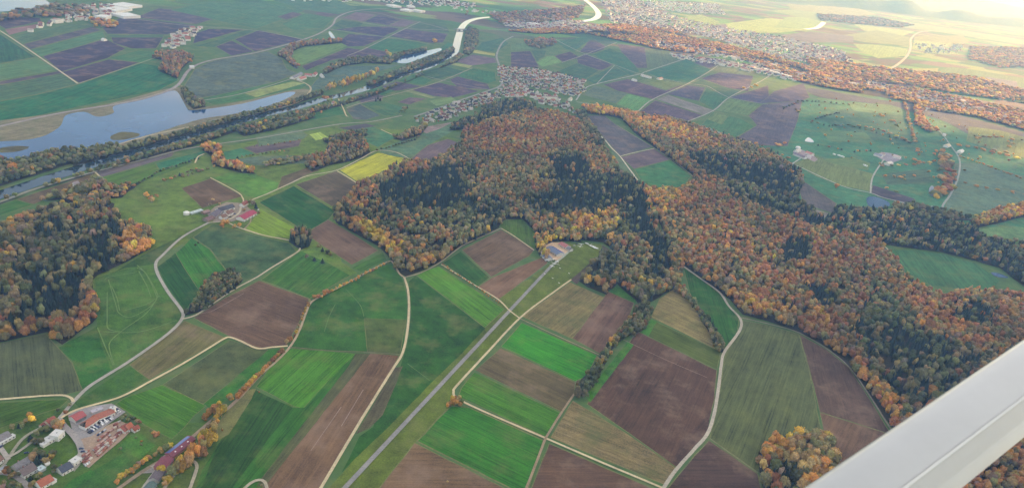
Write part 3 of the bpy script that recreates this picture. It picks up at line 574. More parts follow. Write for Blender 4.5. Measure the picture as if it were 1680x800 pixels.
# ------------------------------------------------------------------ tracks, roads, airstrip
CR, GR, DT = S(196, 182, 146), S(150, 144, 134), S(150, 132, 108)
path('airstrip', [(540,828),(905,436)], 5.2, S(142, 140, 138), curved=False)
path('taxiway', [(905,436),(922,423),(939,408)], 4, S(160, 165, 150))
for px, w, c in [
 ([(937,459),(905,482),(855,520),(800,578),(752,630),(744,643),(752,655),(800,678),(895,719),(990,760),(1100,806)], 3.0, CR),
 ([(852,522),(835,509),(815,490),(770,463),(724,434)], 2.6, CR),
 ([(665,455),(690,448),(722,431),(752,408),(770,398),(822,375)], 2.6, S(150,140,118)),
 ([(822,375),(842,387),(876,411)], 2.6, CR),
 ([(853,523),(900,545),(984,583)], 1.6, DT),
 ([(663,455),(669,475),(671,505),(668,545),(660,580),(643,608),(592,690),(518,815)], 3.2, CR),
 ([(664,456),(655,449),(645,432),(636,430),(600,448),(560,470),(520,490),(508,500),(499,522),(490,545),(476,569),(455,592),(428,615),(398,648)], 3.0, S(172,156,128)),
 ([(398,648),(372,672),(345,692),(310,722),(278,748),(250,764),(228,778),(180,812)], 4.0, S(150,134,112)),
 ([(430,610),(410,632),(388,655)], 5.0, S(158,120,84)),
 ([(342,366),(300,389),(268,418),(256,432),(259,450),(276,480),(297,508),(300,520),(288,537),(260,560),(205,598),(150,632),(122,658),(105,678),(95,690)], 4.2, S(164,160,150)),
 ([(342,366),(372,362),(392,350),(400,335),(440,318),(475,302),(505,289),(552,280),(590,262),(618,248),(648,250),(672,261),(690,268)], 3.2, S(186,176,150)),
 ([(299,524),(322,517),(352,497),(385,475),(422,455),(445,440),(485,416),(492,408),(488,400),(470,394),(430,386),(395,375),(370,364)], 2.8, S(184,174,148)),
 ([(553,281),(570,291),(590,304)], 3.0, CR),
 ([(100,686),(128,672),(185,656),(212,645),(245,627),(300,597),(345,570),(368,556),(378,554),(395,560),(422,572),(447,570),(472,568)], 3.0, S(206,190,150)),
 ([(-30,658),(20,654),(70,650),(102,649),(116,653),(121,660)], 3.0, CR),
 ([(1122,438),(1150,458),(1180,480),(1196,503),(1213,521),(1216,535),(1208,551),(1188,578),(1183,600),(1178,640),(1171,680),(1160,712),(1138,738),(1108,772),(1085,806)], 4.0, S(176,168,152)),
 ([(1213,521),(1262,532),(1310,546),(1360,575),(1395,605),(1430,655),(1452,690),(1468,714)], 2.4, S(140,132,116)),
 ([(895,719),(918,682),(943,645)], 2.6, S(150,132,106)),
 ([(895,719),(880,758),(858,815)], 2.6, S(150,132,106)),
 ([(1165,720),(1243,776)], 1.8, S(120,124,84)),
 ([(476,570),(545,576),(600,578),(656,582)], 1.6, S(110,106,78)),
 ([(400,335),(398,325),(388,315),(345,292)], 2.4, CR),
 ([(412,358),(410,366),(401,376)], 2.2, DT),
 ([(400,376),(430,386),(470,394)], 3.0, CR),
 ([(150,280),(157,284),(166,293)], 3.0, CR),
 ([(320,268),(325,258),(335,253)], 3.0, CR),
 ([(-60,350),(0,332),(60,310),(150,284),(230,264),(310,244),(420,228),(500,214),(560,204),(610,200),(660,190)], 5.5, S(150,146,132)),
 ([(165,246),(250,222),(340,203),(440,182),(485,170),(502,158),(510,146),(500,137),(478,130)], 5.0, S(176,164,134)),
 ([(478,130),(420,148),(380,158),(330,166)], 4.0, S(150,146,130)),
 ([(-60,222),(0,208),(100,186),(200,170),(260,155),(292,140),(312,114),(345,100),(420,87),(480,71),(502,64),(525,55),(545,42),(555,28),(585,18),(640,14)], 9.0, S(150,142,140)),
 ([(-40,30),(0,51),(60,91),(128,138)], 4.5, S(186,178,150)),
 ([(128,138),(230,104),(264,92)], 3.5, S(150,150,112)),
 ([(215,31),(300,42),(420,51),(500,66)], 5, S(162,158,150)),
 ([(540,48),(600,58),(640,62),(706,73)], 4, S(162,158,150)),
 ([(570,92),(600,80),(660,50),(690,36)], 4, S(150,146,140)),
 ([(590,37),(660,47),(735,50),(800,50),(860,48),(900,45)], 7, S(150,142,140)),
 ([(585,18),(620,22),(650,30),(700,40),(735,50)], 7, S(140,132,130)),
 ([(842,60),(825,70),(815,90),(818,105),(823,125),(822,140),(805,148),(770,160),(720,178),(680,192)], 8, S(140,140,136)),
 ([(555,163),(563,178),(568,190),(572,192)], 3.5, CR),
 ([(568,178),(592,170),(660,152),(720,135),(775,112)], 4, S(150,140,120)),
 ([(700,126),(750,138),(805,148)], 4, S(140,136,130)),
 ([(625,213),(640,220),(652,225)], 3.0, CR),
 ([(905,62),(950,85),(1008,107),(1050,122),(1080,128),(1130,138),(1160,142),(1196,160),(1260,172)], 4.5, S(158,156,150)),
 ([(945,165),(958,148),(976,139),(1050,122),(1060,118),(1120,98),(1150,87),(1180,92),(1210,102)], 5, S(162,162,160)),
 ([(922,103),(960,90),(1012,70)], 4, S(150,148,140)),
 ([(978,139),(1008,108)], 3.5, S(150,148,140)),
 ([(1045,185),(1072,163),(1128,138),(1168,115),(1190,98)], 4.5, S(160,158,150)),
 ([(1122,202),(1170,182),(1197,160),(1246,135),(1262,125)], 4.5, S(156,156,150)),
 ([(946,168),(990,174),(1045,186),(1100,197),(1150,207),(1205,228),(1240,245),(1300,269),(1380,305),(1428,317),(1450,325),(1500,336),(1540,340)], 5, S(166,170,160)),
 ([(1300,269),(1318,258),(1336,252)], 4, S(166,168,160)),
 ([(1428,317),(1432,290),(1450,262)], 4, S(166,168,160)),
 ([(1560,350),(1546,340),(1560,318),(1572,290),(1574,262),(1560,240),(1540,215),(1512,200),(1500,175)], 5, S(150,156,150)),
 ([(1545,343),(1555,355),(1562,362)], 4, S(170,176,166)),
 ([(1444,403),(1455,408),(1466,428)], 3, S(176,172,130)),
 ([(964,205),(990,228),(1003,243),(1017,257),(1032,277),(1046,296)], 3.6, S(206,200,180)),
 ([(1017,257),(1045,250),(1074,244)], 2.8, S(190,184,160)),
 ([(1012,206),(1074,244),(1110,268),(1137,290)], 2.2, S(150,140,116)),
 ([(1445,118),(1470,108),(1488,92),(1494,78),(1496,62),(1515,52),(1560,52)], 16, S(176,160,142)),
 ([(1260,92),(1340,108),(1445,118),(1540,138),(1640,152),(1720,170)], 12, S(150,142,140)),
 ([(1490,38),(1560,52),(1680,62)], 10, S(160,150,140)),
 # village streets
 ([(97,688),(106,700),(120,714),(130,728),(134,742)], 6.0, S(158,152,148)),
 ([(97,689),(88,694),(60,706),(36,722),(14,752),(2,768),(-20,782)], 3.2, S(150,146,128)),
 ([(-30,716),(-5,730),(8,745),(14,755)], 4.5, S(166,160,152)),
 ([(12,752),(30,742),(52,726)], 3.0, S(166,160,144)),
 ([(-30,778),(0,776),(20,780),(36,789),(52,806)], 5.0, S(152,146,140)),
 ([(134,742),(126,756),(116,770)], 5.0, S(164,158,150)),
 ([(250,764),(256,772),(245,788),(228,812)], 4.0, S(172,166,150)),
 ([(262,812),(282,785),(300,765),(312,758),(320,759),(323,768),(316,790),(308,812)], 3.2, S(168,160,140)),
 ([(390,812),(410,794),(424,788),(434,791),(438,802),(440,815)], 3.2, S(168,160,140)),
 # mowing and wheel marks pressed into the meadow
 ]:
    nm = 'road' if w >= 4.2 else 'track'
    path(nm, px, w, c)
MK = S(104, 132, 68)
for px in ([(178,460),(190,500),(196,515),(215,521),(245,505),(258,490),(256,478),(240,450),(225,436)], [(258,490),(240,515),(205,540),(182,560),(180,575),(188,600)],
           [(205,510),(240,500),(262,486)], [(170,545),(230,545),(290,526)], [(172,460),(180,455),(222,448)], [(176,480),(176,520),(178,540),(200,545)],
           [(225,440),(238,448),(250,470),(258,490)], [(228,446),(240,468),(248,488)], [(183,470),(192,490),(196,510)], [(160,538),(175,575),(186,600)]):
    path('wheel_mark', px, 1.3, MK, mat='surface')
for px in ([(567,475),(590,500),(597,520)], [(532,545),(540,520),(550,500)], [(500,420),(540,435),(570,445)], [(668,597),(705,625)]):
    path('wheel_mark', px, .9, S(92, 122, 64))
for px in ([(1010,552),(1090,590),(1160,620)],[(560,700),(596,640)],[(330,515),(350,510),(400,482)],[(510,740),(560,668)]):
    path('wheel_mark', px, .8, S(150, 130, 116))
# ground of wooded and built-up areas
# ------------------------------------------------------------------ woods
def inpoly(X, Y, g):
    c = np.zeros(len(X), bool); n = len(g)
    for i in range(n):
        x1, y1 = g[i]; x2, y2 = g[(i+1) % n]
        if y1 == y2: continue
        m = ((y1 > Y) != (y2 > Y)) & (X < (x2-x1)*(Y-y1)/(y2-y1)+x1); c ^= m
    return c
def gp(px): return [P(x, y) for x, y in px]
def scatter(g, sp, jit=.38):
    xs = [p[0] for p in g]; ys = [p[1] for p in g]
    gx = np.arange(min(xs)-sp, max(xs)+sp, sp); gy = np.arange(min(ys)-sp, max(ys)+sp, sp*.87)
    X, Y = np.meshgrid(gx, gy); X = X+(np.arange(len(gy)) % 2)[:, None]*sp/2
    X = X.ravel(); Y = Y.ravel()
    X = X+RNG.uniform(-jit, jit, len(X))*sp; Y = Y+RNG.uniform(-jit, jit, len(Y))*sp
    m = inpoly(X, Y, g); return X[m], Y[m]
def vnoise(X, Y, scale, seed):
    r = np.random.default_rng(seed); T = r.random((256, 256))
    x = X/scale+1000; y = Y/scale+1000; xi = np.floor(x).astype(int); yi = np.floor(y).astype(int)
    fx = x-xi; fy = y-yi; fx = fx*fx*(3-2*fx); fy = fy*fy*(3-2*fy)
    a = T[xi % 256, yi % 256]; b = T[(xi+1) % 256, yi % 256]; c = T[xi % 256, (yi+1) % 256]; d = T[(xi+1) % 256, (yi+1) % 256]
    return (a*(1-fx)+b*fx)*(1-fy)+(c*(1-fx)+d*fx)*fy
PAL = {0: ('rust-red', (.35, .155, .07)), 1: ('orange', (.46, .235, .06)), 2: ('ochre', (.34, .25, .10)), 3: ('yellow', (.52, .37, .05)),
       4: ('olive-brown', (.235, .205, .095)), 5: ('olive-green', (.165, .18, .07)), 6: ('dark green', (.075, .095, .042)), 7: ('grey-brown', (.24, .18, .13))}
# mixes: weights over PAL, share of conifers
MIX = {'gold': ([0,.24,.38,.10,.24,.04,0,0], 0), 'mixed': ([.10,.11,.22,.02,.24,.18,.08,.05], .11), 'rust': ([.27,.2,.2,.01,.15,.09,.03,.05], .02), 'orange': ([.10,.48,.22,.13,.04,.02,.0,.01], 0),
       'olive': ([.04,.08,.22,.02,.34,.22,.06,.02], .04), 'green': ([.01,.03,.07,.01,.22,.36,.3,.0], .1), 'conifer': ([0,.05,.1,0,.2,.35,.3,0], .84),
       'darkmix': ([.03,.04,.08,0,.2,.3,.3,.05], .45), 'riparian': ([.005,.015,.06,.015,.24,.34,.31,.02], 0), 'yellow': ([.0,.22,.22,.42,.06,.08,0,0], 0),
       'scrub': ([.05,.08,.24,.02,.22,.24,.05,.1], 0), 'greybrown': ([.2,.12,.14,0,.2,.06,.02,.26], .05), 'garden': ([.03,.1,.2,.08,.2,.22,.15,.02], .08)}
# region: (name, outline px, mix, spacing m, size range m (radius), height factor, curved floor?, description)
W = [
 ('main', [(546,352),(562,335),(590,304),(625,291),(650,276),(672,268),(700,270),(722,262),(755,238),(762,214),(820,195),(880,182),(930,192),(955,204),(985,240),(1003,280),(1050,304),(1062,313),(1080,380),(1124,425),(1112,470),(1098,478),(1082,488),(1052,505),(1042,492),(1012,466),(995,484),(965,472),(950,462),(975,430),(1003,408),(990,398),(950,393),(905,392),(880,412),(876,378),(857,360),(828,360),(818,374),(790,390),(755,407),(722,430),(688,446),(666,454),(652,446),(640,424),(622,405),(585,385),(552,366)], 'mixed', 8.4, 'in the big wood north of the airstrip'),
 ('east', [(1062,313),(1085,315),(1110,315),(1138,298),(1200,320),(1300,368),(1400,390),(1440,402),(1462,425),(1480,450),(1500,470),(1545,490),(1600,478),(1680,488),(1760,480),(1860,760),(1860,930),(1500,930),(1484,740),(1475,716),(1450,684),(1420,640),(1392,600),(1360,572),(1312,545),(1262,528),(1218,516),(1198,492),(1180,478),(1150,456),(1122,436),(1095,400)], 'rust', 8.6, 'in the wood running past the strut'),
 ('northeast', [(1020,196),(1060,193),(1100,196),(1150,212),(1205,232),(1260,252),(1310,282),(1318,300),(1306,330),(1352,362),(1380,385),(1300,368),(1200,320),(1140,297),(1134,286),(1100,262),(1075,243),(1045,222)], 'mixed', 9.5, ''),
 ('gully', [(1372,342),(1430,345),(1490,352),(1545,364),(1600,372),(1610,392),(1680,402),(1760,410),(1760,480),(1680,470),(1640,440),(1600,428),(1545,414),(1500,408),(1440,400),(1400,390),(1352,362)], 'darkmix', 9, ''),
 ('gully2', [(1590,362),(1640,345),(1690,335),(1760,330),(1760,352),(1680,356),(1640,366),(1605,374)], 'orange', 10, ''),
 ('west', [(-60,402),(0,398),(50,376),(90,352),(150,328),(188,334),(184,352),(195,362),(245,384),(248,408),(212,428),(160,452),(150,462),(160,520),(152,530),(102,566),(88,556),(78,545),(0,562),(-60,570)], 'mixed', 8.6, 'in the wood at the left edge'),
 ('strip', [(1045,502),(1062,497),(1072,506),(1058,540),(1040,548),(1018,556),(1000,582),(985,612),(962,648),(945,652),(946,632),(972,600),(990,575),(1010,548),(1035,520)], 'riparian', 6.0, 'in the hedgerow strip between the fields east of the airstrip'),
 ('strip2', [(1100,472),(1122,468),(1135,490),(1155,515),(1175,540),(1188,570),(1186,579),(1176,574),(1160,540),(1140,506),(1118,480)], 'green', 6.0, 'in the narrow tree belt beside the long green field'),
 ('copse', [(1244,742),(1262,724),(1300,712),(1338,708),(1360,715),(1364,742),(1378,772),(1385,815),(1258,830),(1246,775)], 'gold', 9, 'in the round copse beside the strut'),
 ('bushes', [(303,518),(320,494),(332,470),(352,453),(385,446),(399,460),(372,484),(335,510)], 'green', 5.0, 'in the dark green copse beside the bend of the road'),
 ('knot', [(476,398),(482,385),(496,380),(512,392),(508,404),(494,410)], 'darkmix', 6.5, 'in the small copse where field tracks meet'),
 ('clump', [(738,655),(745,649),(752,651),(760,657),(755,663),(740,666),(733,664)], 'orange', 4.5, 'at the bend of the cream track beside the airstrip'),
 ('station', [(276,778),(288,765),(304,750),(320,735),(330,718),(338,706),(346,694),(352,680),(362,666),(364,680),(358,700),(350,722),(332,744),(312,762),(290,776)], 'yellow', 7, ''),
 ('apron', [(880,408),(895,392),(945,388),(955,398),(925,396),(905,398),(895,408),(893,420),(900,430),(893,428),(884,418)], 'yellow', 6.5, 'around the airfield hangars'),
 # river and lake belts
 ('belt', [(-60,262),(0,262),(36,264),(60,258),(90,250),(140,248),(195,240),(200,246),(120,268),(60,288),(0,306),(-60,325)], 'riparian', 9, ''),
 ('belt', [(120,268),(200,246),(300,219),(400,190),(480,168),(530,152),(530,156),(480,173),(400,195),(300,224),(200,252),(120,274)], 'riparian', 8, ''),
 ('belt', [(-60,356),(0,334),(90,303),(170,278),(250,253),(340,227),(400,208),(402,211),(345,231),(255,258),(160,283),(60,313),(0,336),(-60,362)], 'riparian', 9, ''),
 ('belt', [(395,212),(430,202),(500,185),(560,171),(620,153),(680,130),(728,109),(745,98),(752,90),(760,92),(750,103),(715,115),(670,133),(620,156),(560,174),(500,190),(520,193),(450,214),(400,224),(388,216)], 'riparian', 9, ''),
 ('belt', [(600,140),(640,122),(680,106),(705,96),(742,80),(746,84),(730,98),(690,112),(650,126),(610,142)], 'riparian', 10, ''),
 ('belt', [(760,88),(764,60),(768,46),(785,52),(782,75),(770,92)], 'riparian', 10, ''),
 ('belt', [(528,122),(540,110),(570,99),(610,95),(640,98),(660,88),(700,80),(700,85),(660,93),(640,106),(600,104),(560,110),(535,122)], 'riparian', 10, ''),
 ('poplars', [(532,150),(560,142),(600,128),(620,120),(618,124),(600,133),(562,146),(534,154)], 'yellow', 13, ''),
 ('ponds', [(248,96),(265,88),(300,88),(318,96),(300,112),(290,130),(278,124),(262,118),(270,100)], 'greybrown', 9, ''),
 ('shorewood', [(296,148),(305,150),(320,164),(338,176),(318,180),(305,170)], 'riparian', 9, ''),
 ('belt2', [(455,92),(478,76),(500,72),(560,68),(560,71),(500,77),(482,84),(476,98),(490,112),(478,108),(468,98)], 'greybrown', 10, ''),
 ('slope', [(0,372),(60,345),(110,325),(150,310),(190,306),(230,300),(200,325),(150,326),(90,348),(50,368),(0,390),(-60,396),(-60,385)], 'scrub', 9.5, ''),
 ('edge', [(75,330),(110,318),(150,302),(165,298),(195,316),(160,320),(100,328)], 'scrub', 11, ''),
 ('knoll', [(330,245),(352,240),(362,246),(366,258),(356,264),(340,252)], 'orange', 9, ''),
 ('knoll', [(345,262),(365,268),(415,282),(420,286),(395,284),(350,272)], 'orange', 8, ''),
 ('manor', [(536,252),(540,238),(560,226),(580,228),(600,234),(608,250),(598,258),(570,266),(540,272),(512,282),(500,272),(505,262),(520,258)], 'mixed', 8, ''),
 ('manor2', [(530,232),(545,222),(600,215),(605,222),(590,226),(560,232),(540,238)], 'darkmix', 9, ''),
 ('hedge', [(430,268),(470,262),(508,256),(508,264),(470,270),(440,276)], 'scrub', 9, ''),
 ('villedge', [(645,228),(665,220),(685,214),(695,206),(700,210),(690,222),(660,232)], 'mixed', 10, ''),
 ('villedge2', [(735,215),(760,200),(790,190),(790,178),(820,170),(850,166),(868,172),(880,176),(840,190),(800,196),(764,212)], 'darkmix', 9, ''),
 ('valley', [(945,186),(955,184),(975,215),(1003,262),(1020,290),(1040,300),(1003,284),(985,245),(962,212)], 'riparian', 9, ''),
 ('valley2', [(955,175),(985,178),(1020,184),(1060,192),(1030,198),(995,190),(965,188)], 'orange', 10, ''),
 ('hedge', [(1046,192),(1120,205),(1200,230),(1260,250),(1300,272),(1290,278),(1240,252),(1160,222),(1090,206)], 'greybrown', 10, ''),
 ('lane', [(1540,250),(1552,250),(1566,285),(1560,318),(1540,332),(1530,326),(1545,300),(1542,275)], 'orange', 19, ''),
 ('lane2', [(1500,170),(1510,170),(1516,200),(1540,218),(1520,218),(1500,205)], 'orange', 14, ''),
 ('farmtrees', [(1460,340),(1500,338),(1560,352),(1600,362),(1560,362),(1500,352),(1470,350)], 'riparian', 11, ''),
 ('lonely', [(1290,186),(1320,165),(1480,170),(1560,195),(1680,235),(1720,300),(1600,262),(1560,330),(1500,320),(1430,280),(1345,240),(1335,205)], 'orange', 85, ''),
 ('ridge', [(830,52),(900,48),(960,44),(1010,40),(1090,48),(1180,72),(1250,88),(1330,112),(1420,128),(1500,146),(1600,166),(1760,200),(1760,240),(1680,214),(1600,192),(1530,182),(1480,166),(1400,152),(1320,138),(1290,126),(1240,106),(1190,90),(1130,88),(1080,82),(1020,68),(960,56),(880,56)], 'orange', 15, ''),
 ('far', [(1320,96),(1440,112),(1600,128),(1680,150),(1760,160),(1760,180),(1640,164),(1540,150),(1420,130),(1330,112)], 'orange', 22, ''),
 ('far', [(1590,78),(1760,80),(1760,110),(1640,112),(1590,98)], 'orange', 24, ''),
 ('far', [(800,24),(900,18),(960,10),(950,30),(900,38),(820,40)], 'greybrown', 22, ''),
 ('far', [(1340,24),(1440,30),(1500,42),(1480,46),(1400,40),(1345,34)], 'greybrown', 26, ''),
 ('far', [(150,34),(190,38),(196,46),(160,48),(148,42)], 'orange', 16, ''),
 ('far', [(860,70),(885,64),(912,66),(910,76),(885,82),(868,78)], 'greybrown', 15, ''),
 ('far', [(0,26),(90,10),(150,14),(145,26),(60,32),(0,36)], 'greybrown', 20, ''),
]
# patches inside the woods with their own character
PATCH = [
 ('darkmix', [(850,305),(900,285),(1040,292),(1066,380),(1000,402),(940,360),(880,366)]),
 ('darkmix', [(620,316),(700,280),(780,276),(830,345),(810,372),(700,396),(600,362)]),
 ('darkmix', [(1400,536),(1560,560),(1630,596),(1560,660),(1480,692),(1400,600)]),
 ('darkmix', [(1150,252),(1310,280),(1318,330),(1382,388),(1300,366),(1200,322)]),
 ('conifer', [(618,332),(640,300),(668,285),(695,276),(740,284),(762,308),(772,336),(800,350),(792,366),(745,346),(700,348),(662,342)]),
 ('conifer', [(890,266),(915,260),(952,262),(968,284),(948,304),(908,298)]),
 ('conifer', [(868,332),(905,318),(960,304),(1030,306),(1060,322),(1062,350),(1010,345),(960,350),(905,352),(870,348)]),
 ('conifer', [(1042,330),(1062,316),(1070,360),(1085,400),(1100,440),(1085,470),(1062,450),(1050,400),(1030,380)]),
 ('green', [(632,372),(690,352),(760,345),(805,372),(780,392),(730,402),(690,402),(650,392)]),
 ('rust', [(762,235),(790,206),(880,178),(925,186),(950,205),(958,235),(900,256),(850,262),(790,258)]),
 ('orange', [(926,360),(960,352),(1012,348),(1020,372),(985,392),(930,385)]),
 ('rust', [(660,268),(700,268),(702,285),(672,290)]),
 ('olive', [(800,262),(880,262),(905,300),(900,318),(850,330),(800,330),(772,305)]),
 ('yellow', [(585,366),(600,368),(640,395),(660,412),(655,440),(640,428),(622,408),(590,388)]),
 ('rust', [(708,384),(726,376),(752,386),(744,400),(716,400)]),
 ('orange', [(690,445),(670,436),(700,424),(722,418),(724,432)]),
 ('darkmix', [(962,440),(980,425),(1008,420),(1004,452),(985,470),(955,462)]),
 ('orange', [(950,462),(985,472),(1002,472),(995,486),(965,474)]),
 ('conifer', [(1274,400),(1300,394),(1336,402),(1332,428),(1304,440),(1278,430)]),
 ('conifer', [(1318,474),(1342,472),(1372,486),(1366,508),(1336,502)]),
 ('green', [(1424,482),(1452,476),(1478,500),(1492,530),(1462,548),(1424,556),(1414,540)]),
 ('conifer', [(1438,552),(1492,532),(1522,566),(1500,590),(1462,580)]),
 ('darkmix', [(1440,600),(1500,590),(1560,612),(1560,650),(1500,690),(1468,668)]),
 ('orange', [(1392,592),(1412,588),(1450,640),(1478,690),(1466,700),(1440,668)]),
 ('yellow', [(1338,505),(1350,512),(1348,528),(1330,522)]),
 ('orange', [(1194,490),(1230,490),(1280,512),(1300,540),(1262,528),(1218,514)]),
 ('conifer', [(1560,520),(1600,505),(1640,520),(1620,548),(1580,540)]),
 ('orange', [(1062,313),(1100,316),(1130,340),(1100,360),(1070,350)]),
 ('conifer', [(1120,252),(1160,255),(1230,275),(1310,290),(1306,322),(1250,310),(1190,300),(1140,280)]),
 ('conifer', [(1180,318),(1230,325),(1300,350),(1360,372),(1380,388),(1300,362),(1220,336)]),
 ('orange', [(1020,196),(1080,195),(1110,205),(1190,240),(1180,248),(1100,232),(1050,215)]),
 ('conifer', [(128,402),(160,392),(186,392),(188,438),(152,452),(134,430)]),
 ('conifer', [(30,462),(60,440),(90,470),(142,455),(146,512),(100,530),(62,548),(12,548),(36,500)]),
 ('conifer', [(130,388),(150,368),(190,366),(218,378),(205,390),(165,388)]),
 ('conifer', [(66,372),(98,360),(112,388),(80,402),(60,396)]),
 ('rust', [(100,362),(150,346),(192,352),(205,366),(150,368),(120,384)]),
 ('green', [(48,430),(100,412),(124,440),(120,458),(90,468),(60,440)]),
 ('orange', [(198,398),(222,378),(250,392),(246,412),(208,428)]),
 ('orange', [(145,470),(160,468),(162,512),(150,520)]),
 ('yellow', [(985,600),(1005,585),(1020,560),(1008,552),(990,575)]),
 ('orange', [(1340,758),(1366,745),(1385,790),(1350,800)]),
 ('darkmix', [(1246,760),(1290,750),(1320,800),(1270,830),(1246,800)]),
 ('conifer', [(1640,345),(1640,346)]),
]
PATCH = [p for p in PATCH if len(p[1]) > 2]
T = {k: [] for k in ('x', 'y', 'mix', 'r', 'h', 'reg')}
MN = list(MIX); REGN = []; REGD = []
def addtrees(X, Y, mix, r, h, reg):
    n = len(X)
    T['x'].append(X); T['y'].append(Y); T['mix'].append(np.broadcast_to(np.asarray(mix), n).copy()); T['r'].append(r); T['h'].append(h)
    T['reg'].append(np.full(n, reg))
def region(name, desc):
    REGN.append(name); REGD.append(desc); return len(REGN)-1
pg = [(MN.index(m), gp(px)) for m, px in PATCH]
for name, px, mix, sp, desc in W:
    g = [P(x, y, 5.0) for x, y in px] if name in ('station', 'strip', 'strip2', 'copse', 'clump') else gp(px); X, Y = scatter(g, sp)
    if name not in ('station', 'clump', 'poplars', 'hedge', 'lane', 'lane2', 'far', 'garden', 'lonely'):
        sheet('forest_floor', px, 'litter', (1, 1, 1), amp=1.5)
    mi = np.full(len(X), MN.index(mix))
    if name in ('main', 'east', 'northeast', 'west', 'strip', 'copse'):
        for m, q in pg: mi[inpoly(X+28*(vnoise(X, Y, 35, 5)-.5)+RNG.uniform(-6, 6, len(X)), Y+28*(vnoise(X, Y, 35, 6)-.5)+RNG.uniform(-6, 6, len(X)), q)] = m
    # clumps of one kind
    r = sp*RNG.uniform(.42, .74, len(X)); h = RNG.uniform(10, 19, len(X))*(.55 if name in ('slope', 'bushes', 'hedge', 'clump', 'manor2') else 1)
    big = RNG.random(len(X)) < .1; r[big] *= 1.25; h[big] *= 1.12
    if name in ('strip', 'strip2'): h *= .75
    if name == 'belt': h *= .8
    if name == 'ridge': h *= .75
    if name == 'poplars': h *= 1.5; r *= .8
    if name in ('main', 'east', 'northeast', 'west'):
        k = (vnoise(X, Y, 16, 41)+RNG.uniform(-.1, .1, len(X)) < .83)
        X, Y, mi, r, h = X[k], Y[k], mi[k], r[k], h[k]
    if name == 'lonely': X = X+RNG.uniform(-40, 40, len(X)); Y = Y+RNG.uniform(-40, 40, len(X)); r = RNG.uniform(3, 6, len(X)); h = r*1.6
    if name == 'slope':
        k = vnoise(X, Y, 60, 9)+RNG.uniform(-.2, .2, len(X)) > .42; X, Y, mi, r, h = X[k], Y[k], mi[k], r[k]*.8, h[k]
    elif name in ('gully', 'manor', 'lane', 'farmtrees', 'far'):
        k = RNG.random(len(X)) < .75; X, Y, mi, r, h = X[k], Y[k], mi[k], r[k], h[k]
    elif name == 'ridge':
        k = vnoise(X, Y, 110, 77)+RNG.uniform(-.25, .25, len(X)) < .54; X, Y, mi, r, h = X[k], Y[k], mi[k], r[k], h[k]
    addtrees(X, Y, mi, r, h, region(name, desc))
